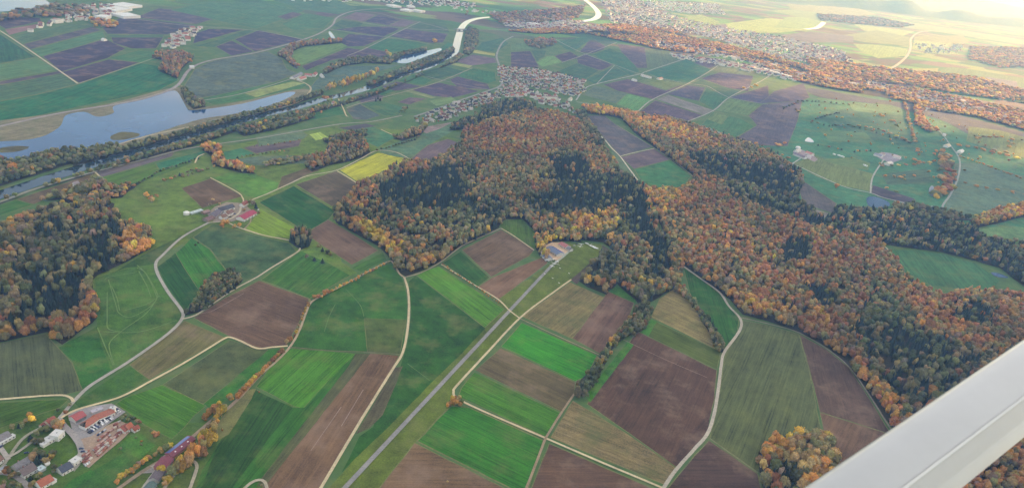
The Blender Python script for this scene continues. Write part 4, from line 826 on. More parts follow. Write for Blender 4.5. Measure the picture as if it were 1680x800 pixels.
# rows and single trees: (points px, spacing m or None for exactly these, mix, radius, height, description)
ROWS = [
 ([(636,431),(600,448),(570,464),(540,480),(518,491)], 9, 'orange', 2.6, 6, 'in the row along the lane up to the wood'),
 ([(508,494),(498,515),(492,530),(482,556)], 8, 'orange', 2.4, 5.5, 'in the row beside the brown field and lane'),
 ([(515,487),(522,486),(532,481),(536,478),(470,560),(474,557)], None, 'orange', 4.2, 8, 'among the large roadside crowns on the lane'),
 ([(462,575),(446,592),(430,608),(415,622),(400,638),(385,655)], 5.2, 'orange', 3.2, 6.5, 'in the autumn hedge along the straight lane'),
 ([(376,653),(377,651)], None, 'yellow', 4.0, 8, 'standing alone beside the lane'),
 ([(366,668),(352,690),(345,712),(330,735),(310,752),(296,768)], 6, 'yellow', 4.0, 9, 'in the tree belt behind the long station roof'),
 ([(358,665),(346,672),(336,684),(328,690)], 6, 'orange', 4.2, 9, 'in the tree belt where the lane meets the road'),
 ([(352,700),(338,722),(322,742),(300,760)], 6, 'yellow', 3.6, 8, 'in the tree belt behind the long station roof'),
 ([(278,730),(262,740),(252,748)], 5, 'yellow', 3.6, 8, 'in the yellow clump across the road from the barn'),
 ([(245,750),(228,762),(215,772),(200,782),(188,793)], 3.6, 'orange', 3.4, 6.5, 'in the hedge along the road below the builders yard'),
 ([(268,795),(280,780),(298,766)], 6, 'orange', 2.8, 6, 'in the row inside the loop of the drive'),
 ([(272,788),(275,786),(264,770)], None, 'orange', 4.0, 8, 'beside the dark shed'),
 ([(726,433),(745,447),(770,463),(795,480),(822,499)], 6, 'orange', 1.7, 3.2, 'in the clipped hedge along the cream track'),
 ([(320,402),(325,398)], None, 'green', 2.5, 5, ''),
 ([(385,372),(392,370),(368,366)], None, 'orange', 4, 8, 'below the farm hamlet'),
 ([(415,335),(420,338),(412,332)], None, 'olive', 6, 11, 'beside the farm hamlet'),
 ([(372,366),(366,364),(364,370)], None, 'orange', 4.5, 9, 'below the farm hamlet'),
 ([(350,328),(360,334),(345,336),(400,345),(426,350)], None, 'garden', 3.5, 7, ''),
 ([(195,313),(230,299),(262,280),(300,268),(330,258)], 9, 'green', 3, 5, ''),
 ([(120,308),(150,296),(165,292)], 10, 'scrub', 4, 7, ''),
 ([(70,326),(84,322),(100,320),(110,317)], 12, 'orange', 6, 10, ''),
 ([(240,320),(248,326),(258,322),(250,328)], None, 'orange', 5, 9, ''),
 ([(300,290),(340,276),(385,262)], 14, 'scrub', 4, 6, ''),
 ([(268,296),(300,285),(320,277),(330,284)], 11, 'greybrown', 4, 6, ''),
 ([(390,258),(430,252),(480,246)], 10, 'green', 3, 5, ''),
 ([(418,240),(440,238),(500,228)], 14, 'scrub', 3, 5, ''),
 ([(620,246),(650,238),(680,228),(690,222)], 12, 'green', 4, 6, ''),
 ([(506,420),(528,428),(535,432)], 14, 'darkmix', 4.5, 8, 'on the bank between the two green fields'),
 ([(524,404),(530,409),(538,413),(542,418)], None, 'green', 4, 8, 'at the head of the grassy bank'),
 # village gardens
 ([(50,685),(53,688),(48,682)], None, 'orange', 3.6, 7, 'beyond the garden of the red-roofed house'),
 ([(92,695),(96,698),(99,694),(92,701)], None, 'orange', 4.2, 8, 'in front of the white flat-roofed house'),
 ([(66,706),(72,700),(60,712),(76,702),(55,722),(60,726),(66,722),(50,718)], None, 'garden', 3.4, 7, 'in the garden beside the white flat-roofed house'),
 ([(30,697),(38,694),(44,691),(35,701),(20,700)], None, 'green', 3.0, 6, 'in the garden of the grey-roofed house'),
 ([(60,738),(64,744),(70,746),(56,744),(66,752),(74,755),(60,754),(54,750),(78,748),(84,748),(86,744)], None, 'garden', 3.6, 8, 'behind the dark-roofed houses'),
 ([(10,768),(16,772),(24,776),(30,778),(8,774),(18,782)], None, 'garden', 3.2, 6, 'beside the dark-roofed houses'),
 ([(52,794),(55,792)], None, 'yellow', 3.2, 6, 'beside the red-roofed house at the bottom edge'),
 ([(60,782),(66,778),(50,784),(88,766),(90,772)], None, 'garden', 3.0, 5.5, 'around the red-roofed house at the bottom edge'),
 ([(8,792),(20,794),(30,798),(14,800)], None, 'green', 3.0, 6, 'at the bottom left corner'),
 ([(108,676),(114,664),(96,672)], None, 'green', 2.4, 4, 'beside the road junction'),
 ([(206,682),(214,684),(220,687),(226,690),(200,685),(230,692),(210,688)], None, 'green', 2.6, 4.5, 'behind the red-roofed cluster of the builders yard'),
 ([(252,711),(256,713),(259,711)], None, 'orange', 2.8, 5.5, 'at the corner of the striped green field'),
 ([(233,724),(230,729),(245,706),(222,718),(198,735)], None, 'green', 1.6, 2.6, 'on the lawn beside the builders yard'),
 ([(735,790),(430,795)], None, 'scrub', 1.8, 3, ''),
 ([(423,641),(426,643)], None, 'orange', 1.6, 2.6, 'at the corner of the bright green field'),
 ([(365,705),(363,704)], None, 'yellow', 1.4, 2.4, 'on the grass strip beside the tree belt'),
 # far singles
 ([(712,66),(714,68)], None, 'orange', 11, 20, ''),
 ([(767,20),(765,24)], None, 'orange', 12, 22, ''),
 ([(636,88),(634,84),(640,90)], None, 'yellow', 9, 16, ''),
 ([(531,160),(536,161),(540,165)], None, 'yellow', 8, 15, ''),
 ([(524,176),(527,184)], None, 'orange', 5, 13, ''),
 ([(620,160),(624,163),(616,164),(660,182),(664,178),(668,175)], None, 'darkmix', 9, 12, ''),
 ([(309,96),(312,100),(300,102)], None, 'orange', 10, 16, ''),
 ([(1372,306),(1374,304)], None, 'orange', 7, 12, ''),
 ([(1478,291),(1484,294),(1500,288),(1470,314),(1455,308)], None, 'orange', 7, 7, ''),
 ([(1505,248),(1507,254),(1506,244),(1500,270),(1508,266),(1533,252),(1536,248),(1556,257),(1500,262)], None, 'orange', 7, 9, ''),
 ([(1444,188),(1448,190),(1462,198),(1466,198),(1470,206)], None, 'orange', 10, 10, ''),
 ([(1310,183),(1306,180),(1280,237),(1276,238),(1288,235)], None, 'orange', 9, 9, ''),
 ([(1220,144),(1240,140),(1232,143)], None, 'yellow', 12, 9, ''),
 ([(1570,238),(1600,242),(1640,252),(1680,262)], 26, 'orange', 12, 10, ''),
 ([(1575,256),(1620,272),(1680,294)], 14, 'orange', 6, 7, ''),
 ([(1600,226),(1640,224),(1680,232)], 34, 'orange', 11, 9, ''),
 ([(1630,246),(1650,250),(1655,240),(1660,236)], None, 'orange', 12, 10, ''),
 ([(1410,206),(1440,212),(1480,226),(1495,236)], 24, 'orange', 9, 8, ''),
 ([(1330,200),(1360,206),(1390,205),(1420,212),(1470,226),(1500,236)], 20, 'darkmix', 8, 8, ''),
 ([(1285,178),(1310,166),(1345,166),(1400,172)], 26, 'darkmix', 8, 8, ''),
 ([(1484,168),(1492,200),(1502,236)], 24, 'orange', 8, 8, ''),
 ([(1345,238),(1400,248),(1440,246)], 30, 'darkmix', 7, 7, ''),
 ([(1450,272),(1500,270),(1545,262)], 30, 'orange', 7, 7, ''),
 ([(1210,225),(1260,243),(1300,262)], 24, 'greybrown', 7, 8, ''),
 ([(1580,300),(1640,312),(1700,322)], 34, 'orange', 8, 8, ''),
 ([(1340,196),(1352,190),(1380,184)], 24, 'darkmix', 7, 7, ''),
]
for pts, sp, mix, r, h, desc in ROWS:
    g = [P(x, y, h*.5) for x, y in pts]
    if sp:
        out = []
        for a, b in zip(g, g[1:]):
            L = math.dist(a, b); k = max(1, round(L/sp))
            out += [(a[0]+(b[0]-a[0])*(i+random.uniform(-.25, .25))/k, a[1]+(b[1]-a[1])*(i+random.uniform(-.25, .25))/k) for i in range(k)]
        g = out
    A = np.array(g); A = A+RNG.uniform(-.8, .8, A.shape); n = len(A)
    addtrees(A[:, 0], A[:, 1], MN.index(mix), r*RNG.uniform(.75, 1.2, n), h*RNG.uniform(.8, 1.15, n), region('row', desc))
# gardens in the villages
VILL = [[(815,108),(835,112),(880,114),(912,120),(958,132),(960,150),(945,160),(925,158),(905,150),(872,146),(862,150),(862,160),(820,160),(800,166),(822,142)],
        [(680,196),(720,180),(760,166),(800,153),(822,160),(802,174),(760,184),(745,195),(715,203),(690,207)],
        [(878,162),(905,166),(938,172),(948,186),(938,190),(925,180),(885,172)]]
for v in VILL:
    g = gp(v); X, Y = scatter(g, 24); n = len(X)
    addtrees(X, Y, MN.index('garden'), RNG.uniform(2.5, 5.0, n), RNG.uniform(5, 10, n), region('garden', ''))
TX = np.concatenate(T['x']); TY = np.concatenate(T['y']); TM = np.concatenate(T['mix']); TR = np.concatenate(T['r']); TH = np.concatenate(T['h']); TG = np.concatenate(T['reg'])
N = len(TX)
# kind and tint
u = np.clip(vnoise(TX, TY, 45, 3)*.42+vnoise(TX, TY, 15, 4)*.2+RNG.random(N)*.55-.08, 0, .999)
tint = np.zeros(N, int); con = np.zeros(N, bool)
perm = {m: RNG.permutation(8) for m in range(len(MN))}
for m, k in enumerate(MN):
    w, cs = MIX[k]; s = TM == m
    order = [0, 1, 2, 3, 7, 4, 5, 6]; cw = np.cumsum(np.array(w)[order]); cw /= cw[-1]
    uu = u[s]; r_ = uu.argsort().argsort()/max(1, len(uu)); r_ = np.clip(r_+RNG.uniform(-.12, .12, len(uu)), 0, .999)
    tint[s] = np.array(order)[np.searchsorted(cw, r_)]
    con[s] = RNG.random(s.sum()) < cs
palc = np.array([PAL[i][1] for i in range(8)])
colr = palc[tint]*RNG.uniform(.62, 1.35, N)[:, None]*(1+RNG.uniform(-.12, .12, (N, 3)))
mm_ = np.array([np.average(palc, 0, np.array(MIX[k][0])) for k in MN])
wd = ~np.isin(TM, [MN.index('orange'), MN.index('yellow'), MN.index('gold')])
colr = np.where(wd[:, None], .85*colr+.15*mm_[TM]*RNG.uniform(.75, 1.2, N)[:, None], colr*1.15)
colr *= (.72+.52*vnoise(TX, TY, 90, 31))[:, None]
colr[con] = np.array((.028, .044, .034))*RNG.uniform(.7, 1.35, con.sum())[:, None]
TR = np.where(con, np.minimum(TR, 4.2)*.9, TR); TH = np.where(con, TH*1.12, TH)
sx, sy, dep = proj(TX, TY, TH*.6)
vis = (sx > -12) & (sx < 1692) & (sy > -10) & (sy < 812) & (dep > 0)
beh = sy > (800-(sx-1360)*.745)-2    # hidden behind the strut
size = TR/dep; size[~vis | beh] = 0
print('trees', N, 'conifers', con.sum(), 'visible', vis.sum())
# ------------------------------------------------------------------ tree meshes
t_ = (1+5**.5)/2
IV = np.array([(-1,t_,0),(1,t_,0),(-1,-t_,0),(1,-t_,0),(0,-1,t_),(0,1,t_),(0,-1,-t_),(0,1,-t_),(t_,0,-1),(t_,0,1),(-t_,0,-1),(-t_,0,1)], float); IV /= np.linalg.norm(IV[0])
IF = np.array([(0,11,5),(0,5,1),(0,1,7),(0,7,10),(0,10,11),(1,5,9),(5,11,4),(11,10,2),(10,7,6),(7,1,8),(3,9,4),(3,4,2),(3,2,6),(3,6,8),(3,8,9),(4,9,5),(2,4,11),(6,2,10),(8,6,7),(9,8,1)])
def ico1():
    v = [tuple(p) for p in IV]; f = []; c = {}
    def mid(a, b):
        k = (min(a, b), max(a, b))
        if k not in c:
            p = (np.array(v[a])+np.array(v[b])); p /= np.linalg.norm(p); v.append(tuple(p)); c[k] = len(v)-1
        return c[k]
    for a, b, d in IF:
        x, y, z = mid(a, b), mid(b, d), mid(d, a); f += [(a, x, z), (b, y, x), (d, z, y), (x, y, z)]
    return np.array(v), np.array(f)
JV, JF = ico1()
def crown(seed, nl, hi, leaves=0):
    """unit crown: radius about 1, z 0..1 is the crown's height; returns verts, faces, tint factor"""
    r = np.random.default_rng(seed); V, F, C = [], [], []; o = 0
    bv, bf = (JV, JF) if hi else (IV, IF)
    for k in range(nl):
        if k == 0: c = np.array([0, 0, .55]); s = np.array([.72, .72, .42])
        else:
            a = 2.4*k+r.uniform(-.5, .5); q = r.uniform(.42, .66); zz = r.uniform(.22, .8)
            c = np.array([math.cos(a)*q*(1.15-.5*zz), math.sin(a)*q*(1.15-.5*zz), zz]); s = np.array([1, 1, .62])*r.uniform(.3, .46)
        v = bv*(1+r.uniform(-.24, .24, (len(bv), 1)))*s+c
        V.append(v); F.append(bf+o); C.append(np.full(len(bv), r.uniform(.82, 1.2))*r.uniform(.85, 1.15, len(bv))); o += len(bv)
    if leaves:
        n = leaves; d = r.normal(size=(n, 3)); d /= np.linalg.norm(d, axis=1)[:, None]
        c = d*np.array([.86, .86, .47])*r.uniform(.8, 1.12, (n, 1))+np.array([0, 0, .54])
        for i in range(n):
            e = r.normal(size=(3, 3))*.085; V.append(c[i]+e); F.append(np.array([[0, 1, 2]])+o); C.append(np.full(3, r.uniform(.7, 1.35))); o += 3
    return np.vstack(V), np.vstack(F), np.concatenate(C)
def spruce(seed, tiers, sides):
    r = np.random.default_rng(seed); V, F, C = [], [], []; o = 0
    for k in range(tiers):
        z0 = k/tiers*.85; z1 = min(1, z0+1.5/tiers); R = (1-k/tiers)**.85*1.0
        ring = []
        for i in range(sides):
            a = 2*math.pi*(i+.5*(k % 2))/sides+r.uniform(-.1, .1); q = R*(1.12 if i % 2 else .78)*r.uniform(.88, 1.1)
            ring.append((math.cos(a)*q, math.sin(a)*q, z0+r.uniform(-.02, .03)-(.03 if i % 2 else 0)))
        v = np.array(ring+[(0, 0, z1)]); V.append(v)
        F.append(np.array([(i, (i+1) % sides, sides) for i in range(sides)])+o)
        C.append(r.uniform(.8, 1.25, sides+1)); o += sides+1
    return np.vstack(V), np.vstack(F), np.concatenate(C)
def limb(a, b, r0, r1, n=5):
    a, b = Vector(a), Vector(b); d = (b-a).normalized(); x = d.orthogonal().normalized(); y = d.cross(x)
    vs = [tuple(p+(x*math.cos(2*math.pi*i/n)+y*math.sin(2*math.pi*i/n))*q) for p, q in ((a, r0), (b, r1)) for i in range(n)]
    return vs, [(i, (i+1) % n, n+(i+1) % n, n+i) for i in range(n)]
def addcol(me, cols):
    at = me.color_attributes.new('Col', 'FLOAT_COLOR', 'POINT'); at.data.foreach_set('color', cols.astype('f').ravel())
def tree_proto(name, seed, conifer):
    root = empty(name)
    r = random.Random(seed)
    # unit tree: radius 1, height 1 (scaled per tree)
    vs, fs = [], []
    def add(q): 
        o = len(vs); vs.extend(q[0]); fs.extend([tuple(i+o for i in f) for f in q[1]])
    add(limb((0, 0, -.02), (0, 0, .55 if not conifer else .9), .075, .035 if not conifer else .01, 6))
    if not conifer:
        for k in range(5):
            a = k*1.26+r.uniform(-.3, .3); add(limb((0, 0, .25+.05*k), (math.cos(a)*.55, math.sin(a)*.55, .5+.06*k), .035, .012, 4))
    trunk = meshobj('trunk', vs, fs, MAT['bark'], root)
    if conifer: V, F, C = spruce(seed, 7, 12)
    else: V, F, C = crown(seed, 13, True, 260)
    z0 = .1 if conifer else .18
    V = V*np.array([1, 1, 1-z0])+np.array([0, 0, z0])
    cr = meshobj('crown', [tuple(v) for v in V], [tuple(f) for f in F.tolist()], MAT['foliage'], root)
    addcol(cr.data, np.stack([C, C, C, np.ones(len(C))], 1))
    return root
PB = [tree_proto('broadleaf_tree', 50+i, False) for i in range(7)]
PC = [tree_proto('spruce_tree', 80+i, True) for i in range(3)]
used = set()
def place_tree(i, protos, name):
    k = random.randrange(len(protos)); pr = protos[k]
    if id(pr) not in used: used.add(id(pr)); o = pr
    else: o = copy_tree(pr)
    o.location = (TX[i], TY[i], .3); o.rotation_euler.z = random.uniform(0, 6.28)
    s = TR[i]*1.12; o.scale = (s, s*random.uniform(.9, 1.1), TH[i])
    for ch in o.children:
        if ch.name.startswith('crown'): ch.color = (*colr[i], 1)
    d = REGD[TG[i]] or 'in the hedges and far woods'
    if con[i]:
        lab = 'dark green pointed spruce '+d; g = 'dark spruces '+d
    else:
        lab = PAL[tint[i]][0]+' broadleaf tree '+d; g = PAL[tint[i]][0]+' broadleaf trees '+d
    tag(o, lab, 'tree', g)
allk = {}
single = np.zeros(N, bool)
for isc, protos, name in ((False, PB, 'broadleaf_tree'), (True, PC, 'spruce_tree')):
    idx = np.where((con == isc) & (size > 0))[0]; idx = idx[np.argsort(-size[idx])][:300]
    if isc: idx = idx[:300]
    single[idx] = True
    for i in idx: place_tree(i, protos, name)
    print(name, len(idx), 'smallest px radius', (size[idx[-1]]*FPX) if len(idx) else 0)
# ------------------------------------------------------------------ the rest of the woods as one mass each
def mass(name, sel, templ, label, z0, levels):
    VV, FF, CC = [], [], []; off = 0
    for (dmin, dmax), temps in zip(levels, templ):
        ids = np.where(sel & (dep >= dmin) & (dep < dmax))[0]
        grp = RNG.integers(0, len(temps), len(ids))
        for k, (V, F, C) in enumerate(temps):
            s = ids[grp == k]; n = len(s)
            if not n: continue
            a = RNG.uniform(0, 6.28, n); ca, sa = np.cos(a)[:, None], np.sin(a)[:, None]
            R = (TR[s]*1.12)[:, None]; H = TH[s][:, None]
            x = (V[None, :, 0]*ca-V[None, :, 1]*sa)*R+TX[s][:, None]
            y = (V[None, :, 0]*sa+V[None, :, 1]*ca)*R+TY[s][:, None]
            z = (V[None, :, 2]*(1-z0)+z0)*H+.3
            nv = V.shape[0]
            VV.append(np.stack([x, y, z], 2).reshape(-1, 3).astype('f'))
            FF.append((F[None]+(np.arange(n)*nv)[:, None, None]+off).reshape(-1, 3).astype('i'))
            c = colr[s][:, None, :]*C[None, :, None]
            CC.append(np.concatenate([c, np.ones((n, nv, 1))], 2).reshape(-1, 4).astype('f')); off += n*nv
    V = np.concatenate(VV); F = np.concatenate(FF); C = np.concatenate(CC)
    me = bpy.data.meshes.new(name); me.vertices.add(len(V)); me.vertices.foreach_set('co', V.ravel())
    me.loops.add(F.size); me.loops.foreach_set('vertex_index', F.ravel()); me.polygons.add(len(F))
    me.polygons.foreach_set('loop_start', np.arange(0, F.size, 3, dtype='i'))
    try: me.polygons.foreach_set('loop_total', np.full(len(F), 3, 'i'))
    except Exception: pass
    me.update(calc_edges=True); addcol(me, C); me.materials.append(MAT['foliage'])
    o = bpy.data.objects.new(name, me); COL.objects.link(o)
    print(name, len(F), 'faces')
    return tag(o, label, name.replace('_', ' '), None, 'stuff')
LV = [(0, 1300), (1300, 2300), (2300, 1e9)]
keep = (~single) & (dep > 50) & (sx > -500) & (sx < 2150) & (sy < 1250)
mass('broadleaf_woodland', keep & ~con, [[crown(s, 7, False, 34) for s in range(10)], [crown(s, 5, False, 8) for s in range(20, 30)], [crown(s, 3, False) for s in range(30, 36)]],
     'autumn broadleaf woodland of rust, orange and olive crowns across the hills', .18, LV)
mass('spruce_woodland', keep & con, [[spruce(s, 5, 8) for s in range(8)], [spruce(s, 4, 7) for s in range(20, 26)], [spruce(s, 3, 6) for s in range(30, 36)]],
     'dark stands of spruce among the autumn woods', .1, LV)
# ------------------------------------------------------------------ buildings
def box(vs, fs, x0, x1, y0, y1, z0, z1):
    o = len(vs)
    vs += [(x0,y0,z0),(x1,y0,z0),(x1,y1,z0),(x0,y1,z0),(x0,y0,z1),(x1,y0,z1),(x1,y1,z1),(x0,y1,z1)]
    fs += [(o,o+3,o+2,o+1),(o+4,o+5,o+6,o+7),(o,o+1,o+5,o+4),(o+1,o+2,o+6,o+5),(o+2,o+3,o+7,o+6),(o+3,o,o+4,o+7)]
def boxobj(name, d, mat, parent, color=None, loc=None, rz=None):
    vs, fs = [], []
    for b in (d if isinstance(d[0], (tuple, list)) else [d]): box(vs, fs, *b)
    o = meshobj(name, vs, fs, MAT[mat], parent, None, color)
    if loc: o.location = loc
    if rz is not None: o.rotation_euler.z = rz
    return o
vs, fs = [], []; box(vs, fs, -.6, .6, -.04, .04, 0, 1.25)
WINME = bpy.data.meshes.new('window'); WINME.from_pydata(vs, [], fs); WINME.materials.append(MAT['dark_glass'])
vs, fs = [], []; box(vs, fs, -.55, .55, -.05, .05, 0, 2.1)
DOORME = bpy.data.meshes.new('door'); DOORME.from_pydata(vs, [], fs); DOORME.materials.append(MAT['timber'])
vs, fs = [], []; box(vs, fs, -1.9, 1.9, -.06, .06, 0, 3.4)
GATEME = bpy.data.meshes.new('gate'); GATEME.from_pydata(vs, [], fs); GATEME.materials.append(MAT['steel'])
def inst(name, me, parent, loc, rz):
    o = bpy.data.objects.new(name, me); COL.objects.link(o); o.parent = parent; o.location = loc; o.rotation_euler.z = rz; return o
TERR, TERD, BRNR, GREYR, DKR, MAR = (.36,.12,.07), (.27,.085,.055), (.20,.12,.09), (.20,.19,.20), (.085,.085,.10), (.23,.07,.09)
WHITE, CREAM, WOODW = (.72,.71,.68), (.66,.58,.44), (.24,.17,.11)
def building(name, label, px, w, eave=5.0, rh=8.5, roof=TERR, wall=WHITE, windows=True, chimney=True, group=None, cat='house', hip=(0, 0), gates=0, solar=None, skylights=0, base=.35):
    G_ = [Vector((*P(x, y, rh*.9), 0)) for x, y in px]
    c = sum(G_, Vector())/len(G_); root = empty(name, (c.x, c.y, base)); tag(root, label, cat, group)
    L = [p-c for p in G_]; n = len(L); off = []
    for i in range(n):
        d1 = (L[i]-L[i-1]).normalized() if i > 0 else (L[1]-L[0]).normalized()
        d2 = (L[i+1]-L[i]).normalized() if i < n-1 else d1
        t = (d1+d2).normalized(); k = 1/max(.5, t.dot(d1)); off.append(Vector((-t.y, t.x, 0))*k)
    def ring(ov, ext):
        out = []
        for i in range(n):
            p = L[i].copy()
            if i == 0: p -= (L[1]-L[0]).normalized()*ext
            if i == n-1: p += (L[-1]-L[-2]).normalized()*ext
            out.append((p-off[i]*(w/2+ov), p, p+off[i]*(w/2+ov)))
        return out
    # walls
    vs, fs = [], []; R = ring(0, 0)
    for a, m, b in R:
        vs += [(a.x,a.y,0),(a.x,a.y,eave),(m.x,m.y,rh-.18),(b.x,b.y,eave),(b.x,b.y,0)]
    for i in range(n-1):
        o = 5*i; fs += [(o+5,o,o+1,o+6),(o+4,o+9,o+8,o+3)]
    e = 5*(n-1)
    f0, f1 = (0,4,3,2,1), (e+4,e,e+1,e+2,e+3)
    if hip[0]: vs[2] = (vs[2][0], vs[2][1], eave)
    if hip[1]: vs[e+2] = (vs[e+2][0], vs[e+2][1], eave)
    fs += [f0, f1]
    meshobj('wall', vs, fs, MAT['painted'], root, None, wall)
    # roof
    vs, fs = [], []; R = ring(.55, .5 if not (hip[0] or hip[1]) else .5); sl = (rh-eave)/(w/2); ez = eave-.5*sl+.1
    for i, (a, m, b) in enumerate(R):
        q = m.copy()
        if i == 0 and hip[0]: q += (L[1]-L[0]).normalized()*hip[0]
        if i == n-1 and hip[1]: q -= (L[-1]-L[-2]).normalized()*hip[1]
        vs += [(a.x,a.y,ez),(q.x,q.y,rh+.12),(b.x,b.y,ez),(b.x,b.y,ez-.2),(q.x,q.y,rh-.1),(a.x,a.y,ez-.2)]
    for i in range(n-1):
        o = 6*i
        for k in range(6): fs.append((o+k, o+(k+1) % 6, o+6+(k+1) % 6, o+6+k))
    e = 6*(n-1); fs += [(5,4,1,0),(4,3,2,1),(e+0,e+1,e+4,e+5),(e+1,e+2,e+3,e+4)]
    rf = meshobj('roof', vs, fs, MAT['roof_tile'], root, None, roof)
    bm = bmesh.new(); bm.from_mesh(rf.data); bmesh.ops.recalc_face_normals(bm, faces=bm.faces); bm.to_mesh(rf.data); bm.free()
    d = (L[1]-L[0]).normalized(); an = math.atan2(d.y, d.x); nn = Vector((-d.y, d.x, 0)); LL = (L[1]-L[0]).length
    if chimney:
        p = L[0]+d*LL*.35+nn*w*.12
        boxobj('chimney', [(-.35,.35,-.35,.35,0,1.6),(-.42,.42,-.42,.42,1.6,1.75)], 'roof_tile', rf, (.3,.16,.12), (p.x, p.y, rh-.9), an)
    for i in range(n-1):
        d = (L[i+1]-L[i]).normalized(); an = math.atan2(d.y, d.x); nn = Vector((-d.y, d.x, 0)); LL = (L[i+1]-L[i]).length
        if windows:
            k = max(2, min(6, int(LL/3.4)))
            for j in range(k):
                for s in (-1, 1):
                    p = L[i]+d*LL*(j+.5)/k+nn*s*(w/2+.02)
                    if s == -1 and j == 0 and i == 0: inst('door', DOORME, root, (p.x, p.y, .02), an)
                    else: inst('window', WINME, root, (p.x, p.y, 1.0), an)
                    if eave > 4.6 and s == -1: inst('window', WINME, root, (p.x, p.y, 3.4), an)
        for j in range(gates if i == 0 else 0):
            p = L[i]+d*LL*(j+.5)/gates-nn*(w/2+.03); inst('gate', GATEME, root, (p.x, p.y, .02), an)
        if skylights and i == 0:
            for j in range(skylights):
                p = L[i]+d*LL*(j+.7)/(skylights+.6)-nn*w*.25
                o = boxobj('skylight', (-.8,.8,-.6,.6,0,.12), 'painted', root, (.8,.8,.8), (p.x, p.y, (rh+eave)/2+.22)); o.rotation_euler = (math.atan(sl), 0, an)
        if solar and i == 0:
            s = 1 if solar > 0 else -1; p = L[i]+d*LL*.5+nn*s*w*.25
            o = boxobj('solar_panel', (-LL*.47, LL*.47, -w*.24, w*.24, 0, .1), 'solar', rf, None, (p.x, p.y, (rh+eave)/2+.28)); o.rotation_euler = (-s*math.atan(sl), 0, an)
    return root
def flat_building(name, label, a, b, w, h, wall=WHITE, roof=(.62,.62,.60), group=None, cat='house', steps=None, windows=True):
    A, B = Vector((*P(*a, h*.9), 0)), Vector((*P(*b, h*.9), 0)); c = (A+B)/2; L = (B-A).length; an = math.atan2((B-A).y, (B-A).x)
    root = empty(name, (c.x, c.y, .35), an); tag(root, label, cat, group)
    boxobj('wall', (-L/2, L/2, -w/2, w/2, 0, h), 'painted', root, wall)
    e = .3
    rf = boxobj('roof', [(-L/2+.01-e, L/2+e, -w/2-e, w/2+e, h+.003, h+.22), (-L/2-e, L/2+e, -w/2-e, -w/2-.003, h+.223, h+.5), (-L/2-e, L/2+e, w/2+.003, w/2+e, h+.223, h+.5),
         (-L/2-e, -L/2, -w/2, w/2, h+.223, h+.5), (L/2, L/2+e, -w/2, w/2, h+.223, h+.5)], 'painted', root, roof)
    k = max(1, int(L/9))
    for j in range(k):
        x = -L/2+L*(j+.5)/k; boxobj('roof_vent', [(x-.5, x+.5, -.5, .5, h+.225, h+1.0)], 'steel', rf)
    if windows:
        k = max(2, min(8, int(L/3.5)))
        for j in range(k):
            for s in (-1, 1): inst('window', WINME, root, (-L/2+L*(j+.5)/k, s*(w/2+.02), 1.0), 0)
    return root
# --- near village, bottom left
sheet('yard', [(112,682),(122,674),(150,667),(183,662),(197,670),(206,676),(178,696),(152,716),(135,728),(126,722),(118,704)], 'surface', S(150,146,144))
sheet('yard', [(126,722),(150,716),(178,697),(196,690),(214,698),(216,706),(200,722),(178,740),(158,757),(146,768),(136,762),(133,745),(128,735)], 'surface', S(166,144,124))
sheet('yard', [(116,768),(130,742),(136,745),(132,762),(122,774)], 'surface', S(150,146,136))
sheet('yard', [(230,777),(262,757),(268,748),(276,742),(262,768),(250,776)], 'surface', S(156,150,142))
sheet('yard', [(340,352),(352,340),(372,332),(400,334),(412,345),(402,358),(380,364),(350,364)], 'surface', S(146,134,118))
sheet('yard', [(885,412),(892,404),(905,398),(922,398),(936,405),(938,412),(925,420),(915,428),(900,424),(890,420)], 'surface', S(196,170,140))
sheet('yard', [(1300,250),(1310,244),(1330,252),(1342,262),(1336,266),(1322,260)], 'surface', S(150,136,140))
sheet('yard', [(1432,254),(1450,250),(1472,254),(1480,262),(1462,268),(1446,262)], 'surface', S(146,140,150))
building('house', 'low house with grey roof cut by the left edge of the photo', [(-14,722),(13,708)], 10, 3.4, 6.5, GREYR)
flat_building('garage', 'long white flat-roofed garage along the grey-roofed house at the left edge', (-2,727), (23,713), 4, 3, cat='garage')
building('house', 'red-tiled house with cream side wall just below the road junction', [(76,691),(88,683)], 9.5, 3.6, 7, TERD, CREAM)
building('garage', 'small red-tiled garage joined to the red house by the junction', [(67,697),(77,690)], 5.5, 2.6, 4.4, TERD, CREAM, chimney=False, cat='garage')
flat_building('house', 'white flat-roofed modern house with roof terrace in the garden', (88,716), (99,706), 9, 6.0)
flat_building('house_wing', 'lower white flat-roofed wing beside the roof terrace house', (75,723), (86,717), 8, 3.4, cat='house')
flat_building('garage', 'small white flat-roofed garage at the foot of the white modern house', (68,730), (78,724), 5, 2.8, cat='garage', windows=False)
building('house', 'long dark grey-roofed house, upper of the grey pair', [(22,763),(48,748)], 8, 3.4, 6.8, GREYR)
building('house', 'broad grey-brown roofed house with white gable, lower of the grey pair', [(32,772),(54,760)], 11, 4.2, 8, (.15,.12,.12))
flat_building('carport', 'pale glass-roofed carport beside the grey-brown roofed house', (62,771), (72,765), 6, 2.8, (.5,.55,.56), (.50,.60,.62), cat='carport', windows=False)
building('shed', 'tiny white tent-roofed shed among the garden trees', [(62,743),(69,739)], 4, 2.2, 3.4, (.7,.7,.68), chimney=False, windows=False, cat='shed')
building('shed', 'small white shed behind the glass-roofed carport', [(74,760),(80,757)], 3, 2.2, 3.2, (.7,.7,.68), chimney=False, windows=False, cat='shed')
building('house', 'red-tiled house with white wing near the bottom edge', [(61,791),(82,779)], 10, 3.6, 7.2, TERR)
flat_building('garage', 'white flat garage on the downhill side of the red-tiled bottom house', (82,790), (90,785), 5, 2.8, cat='garage', windows=False)
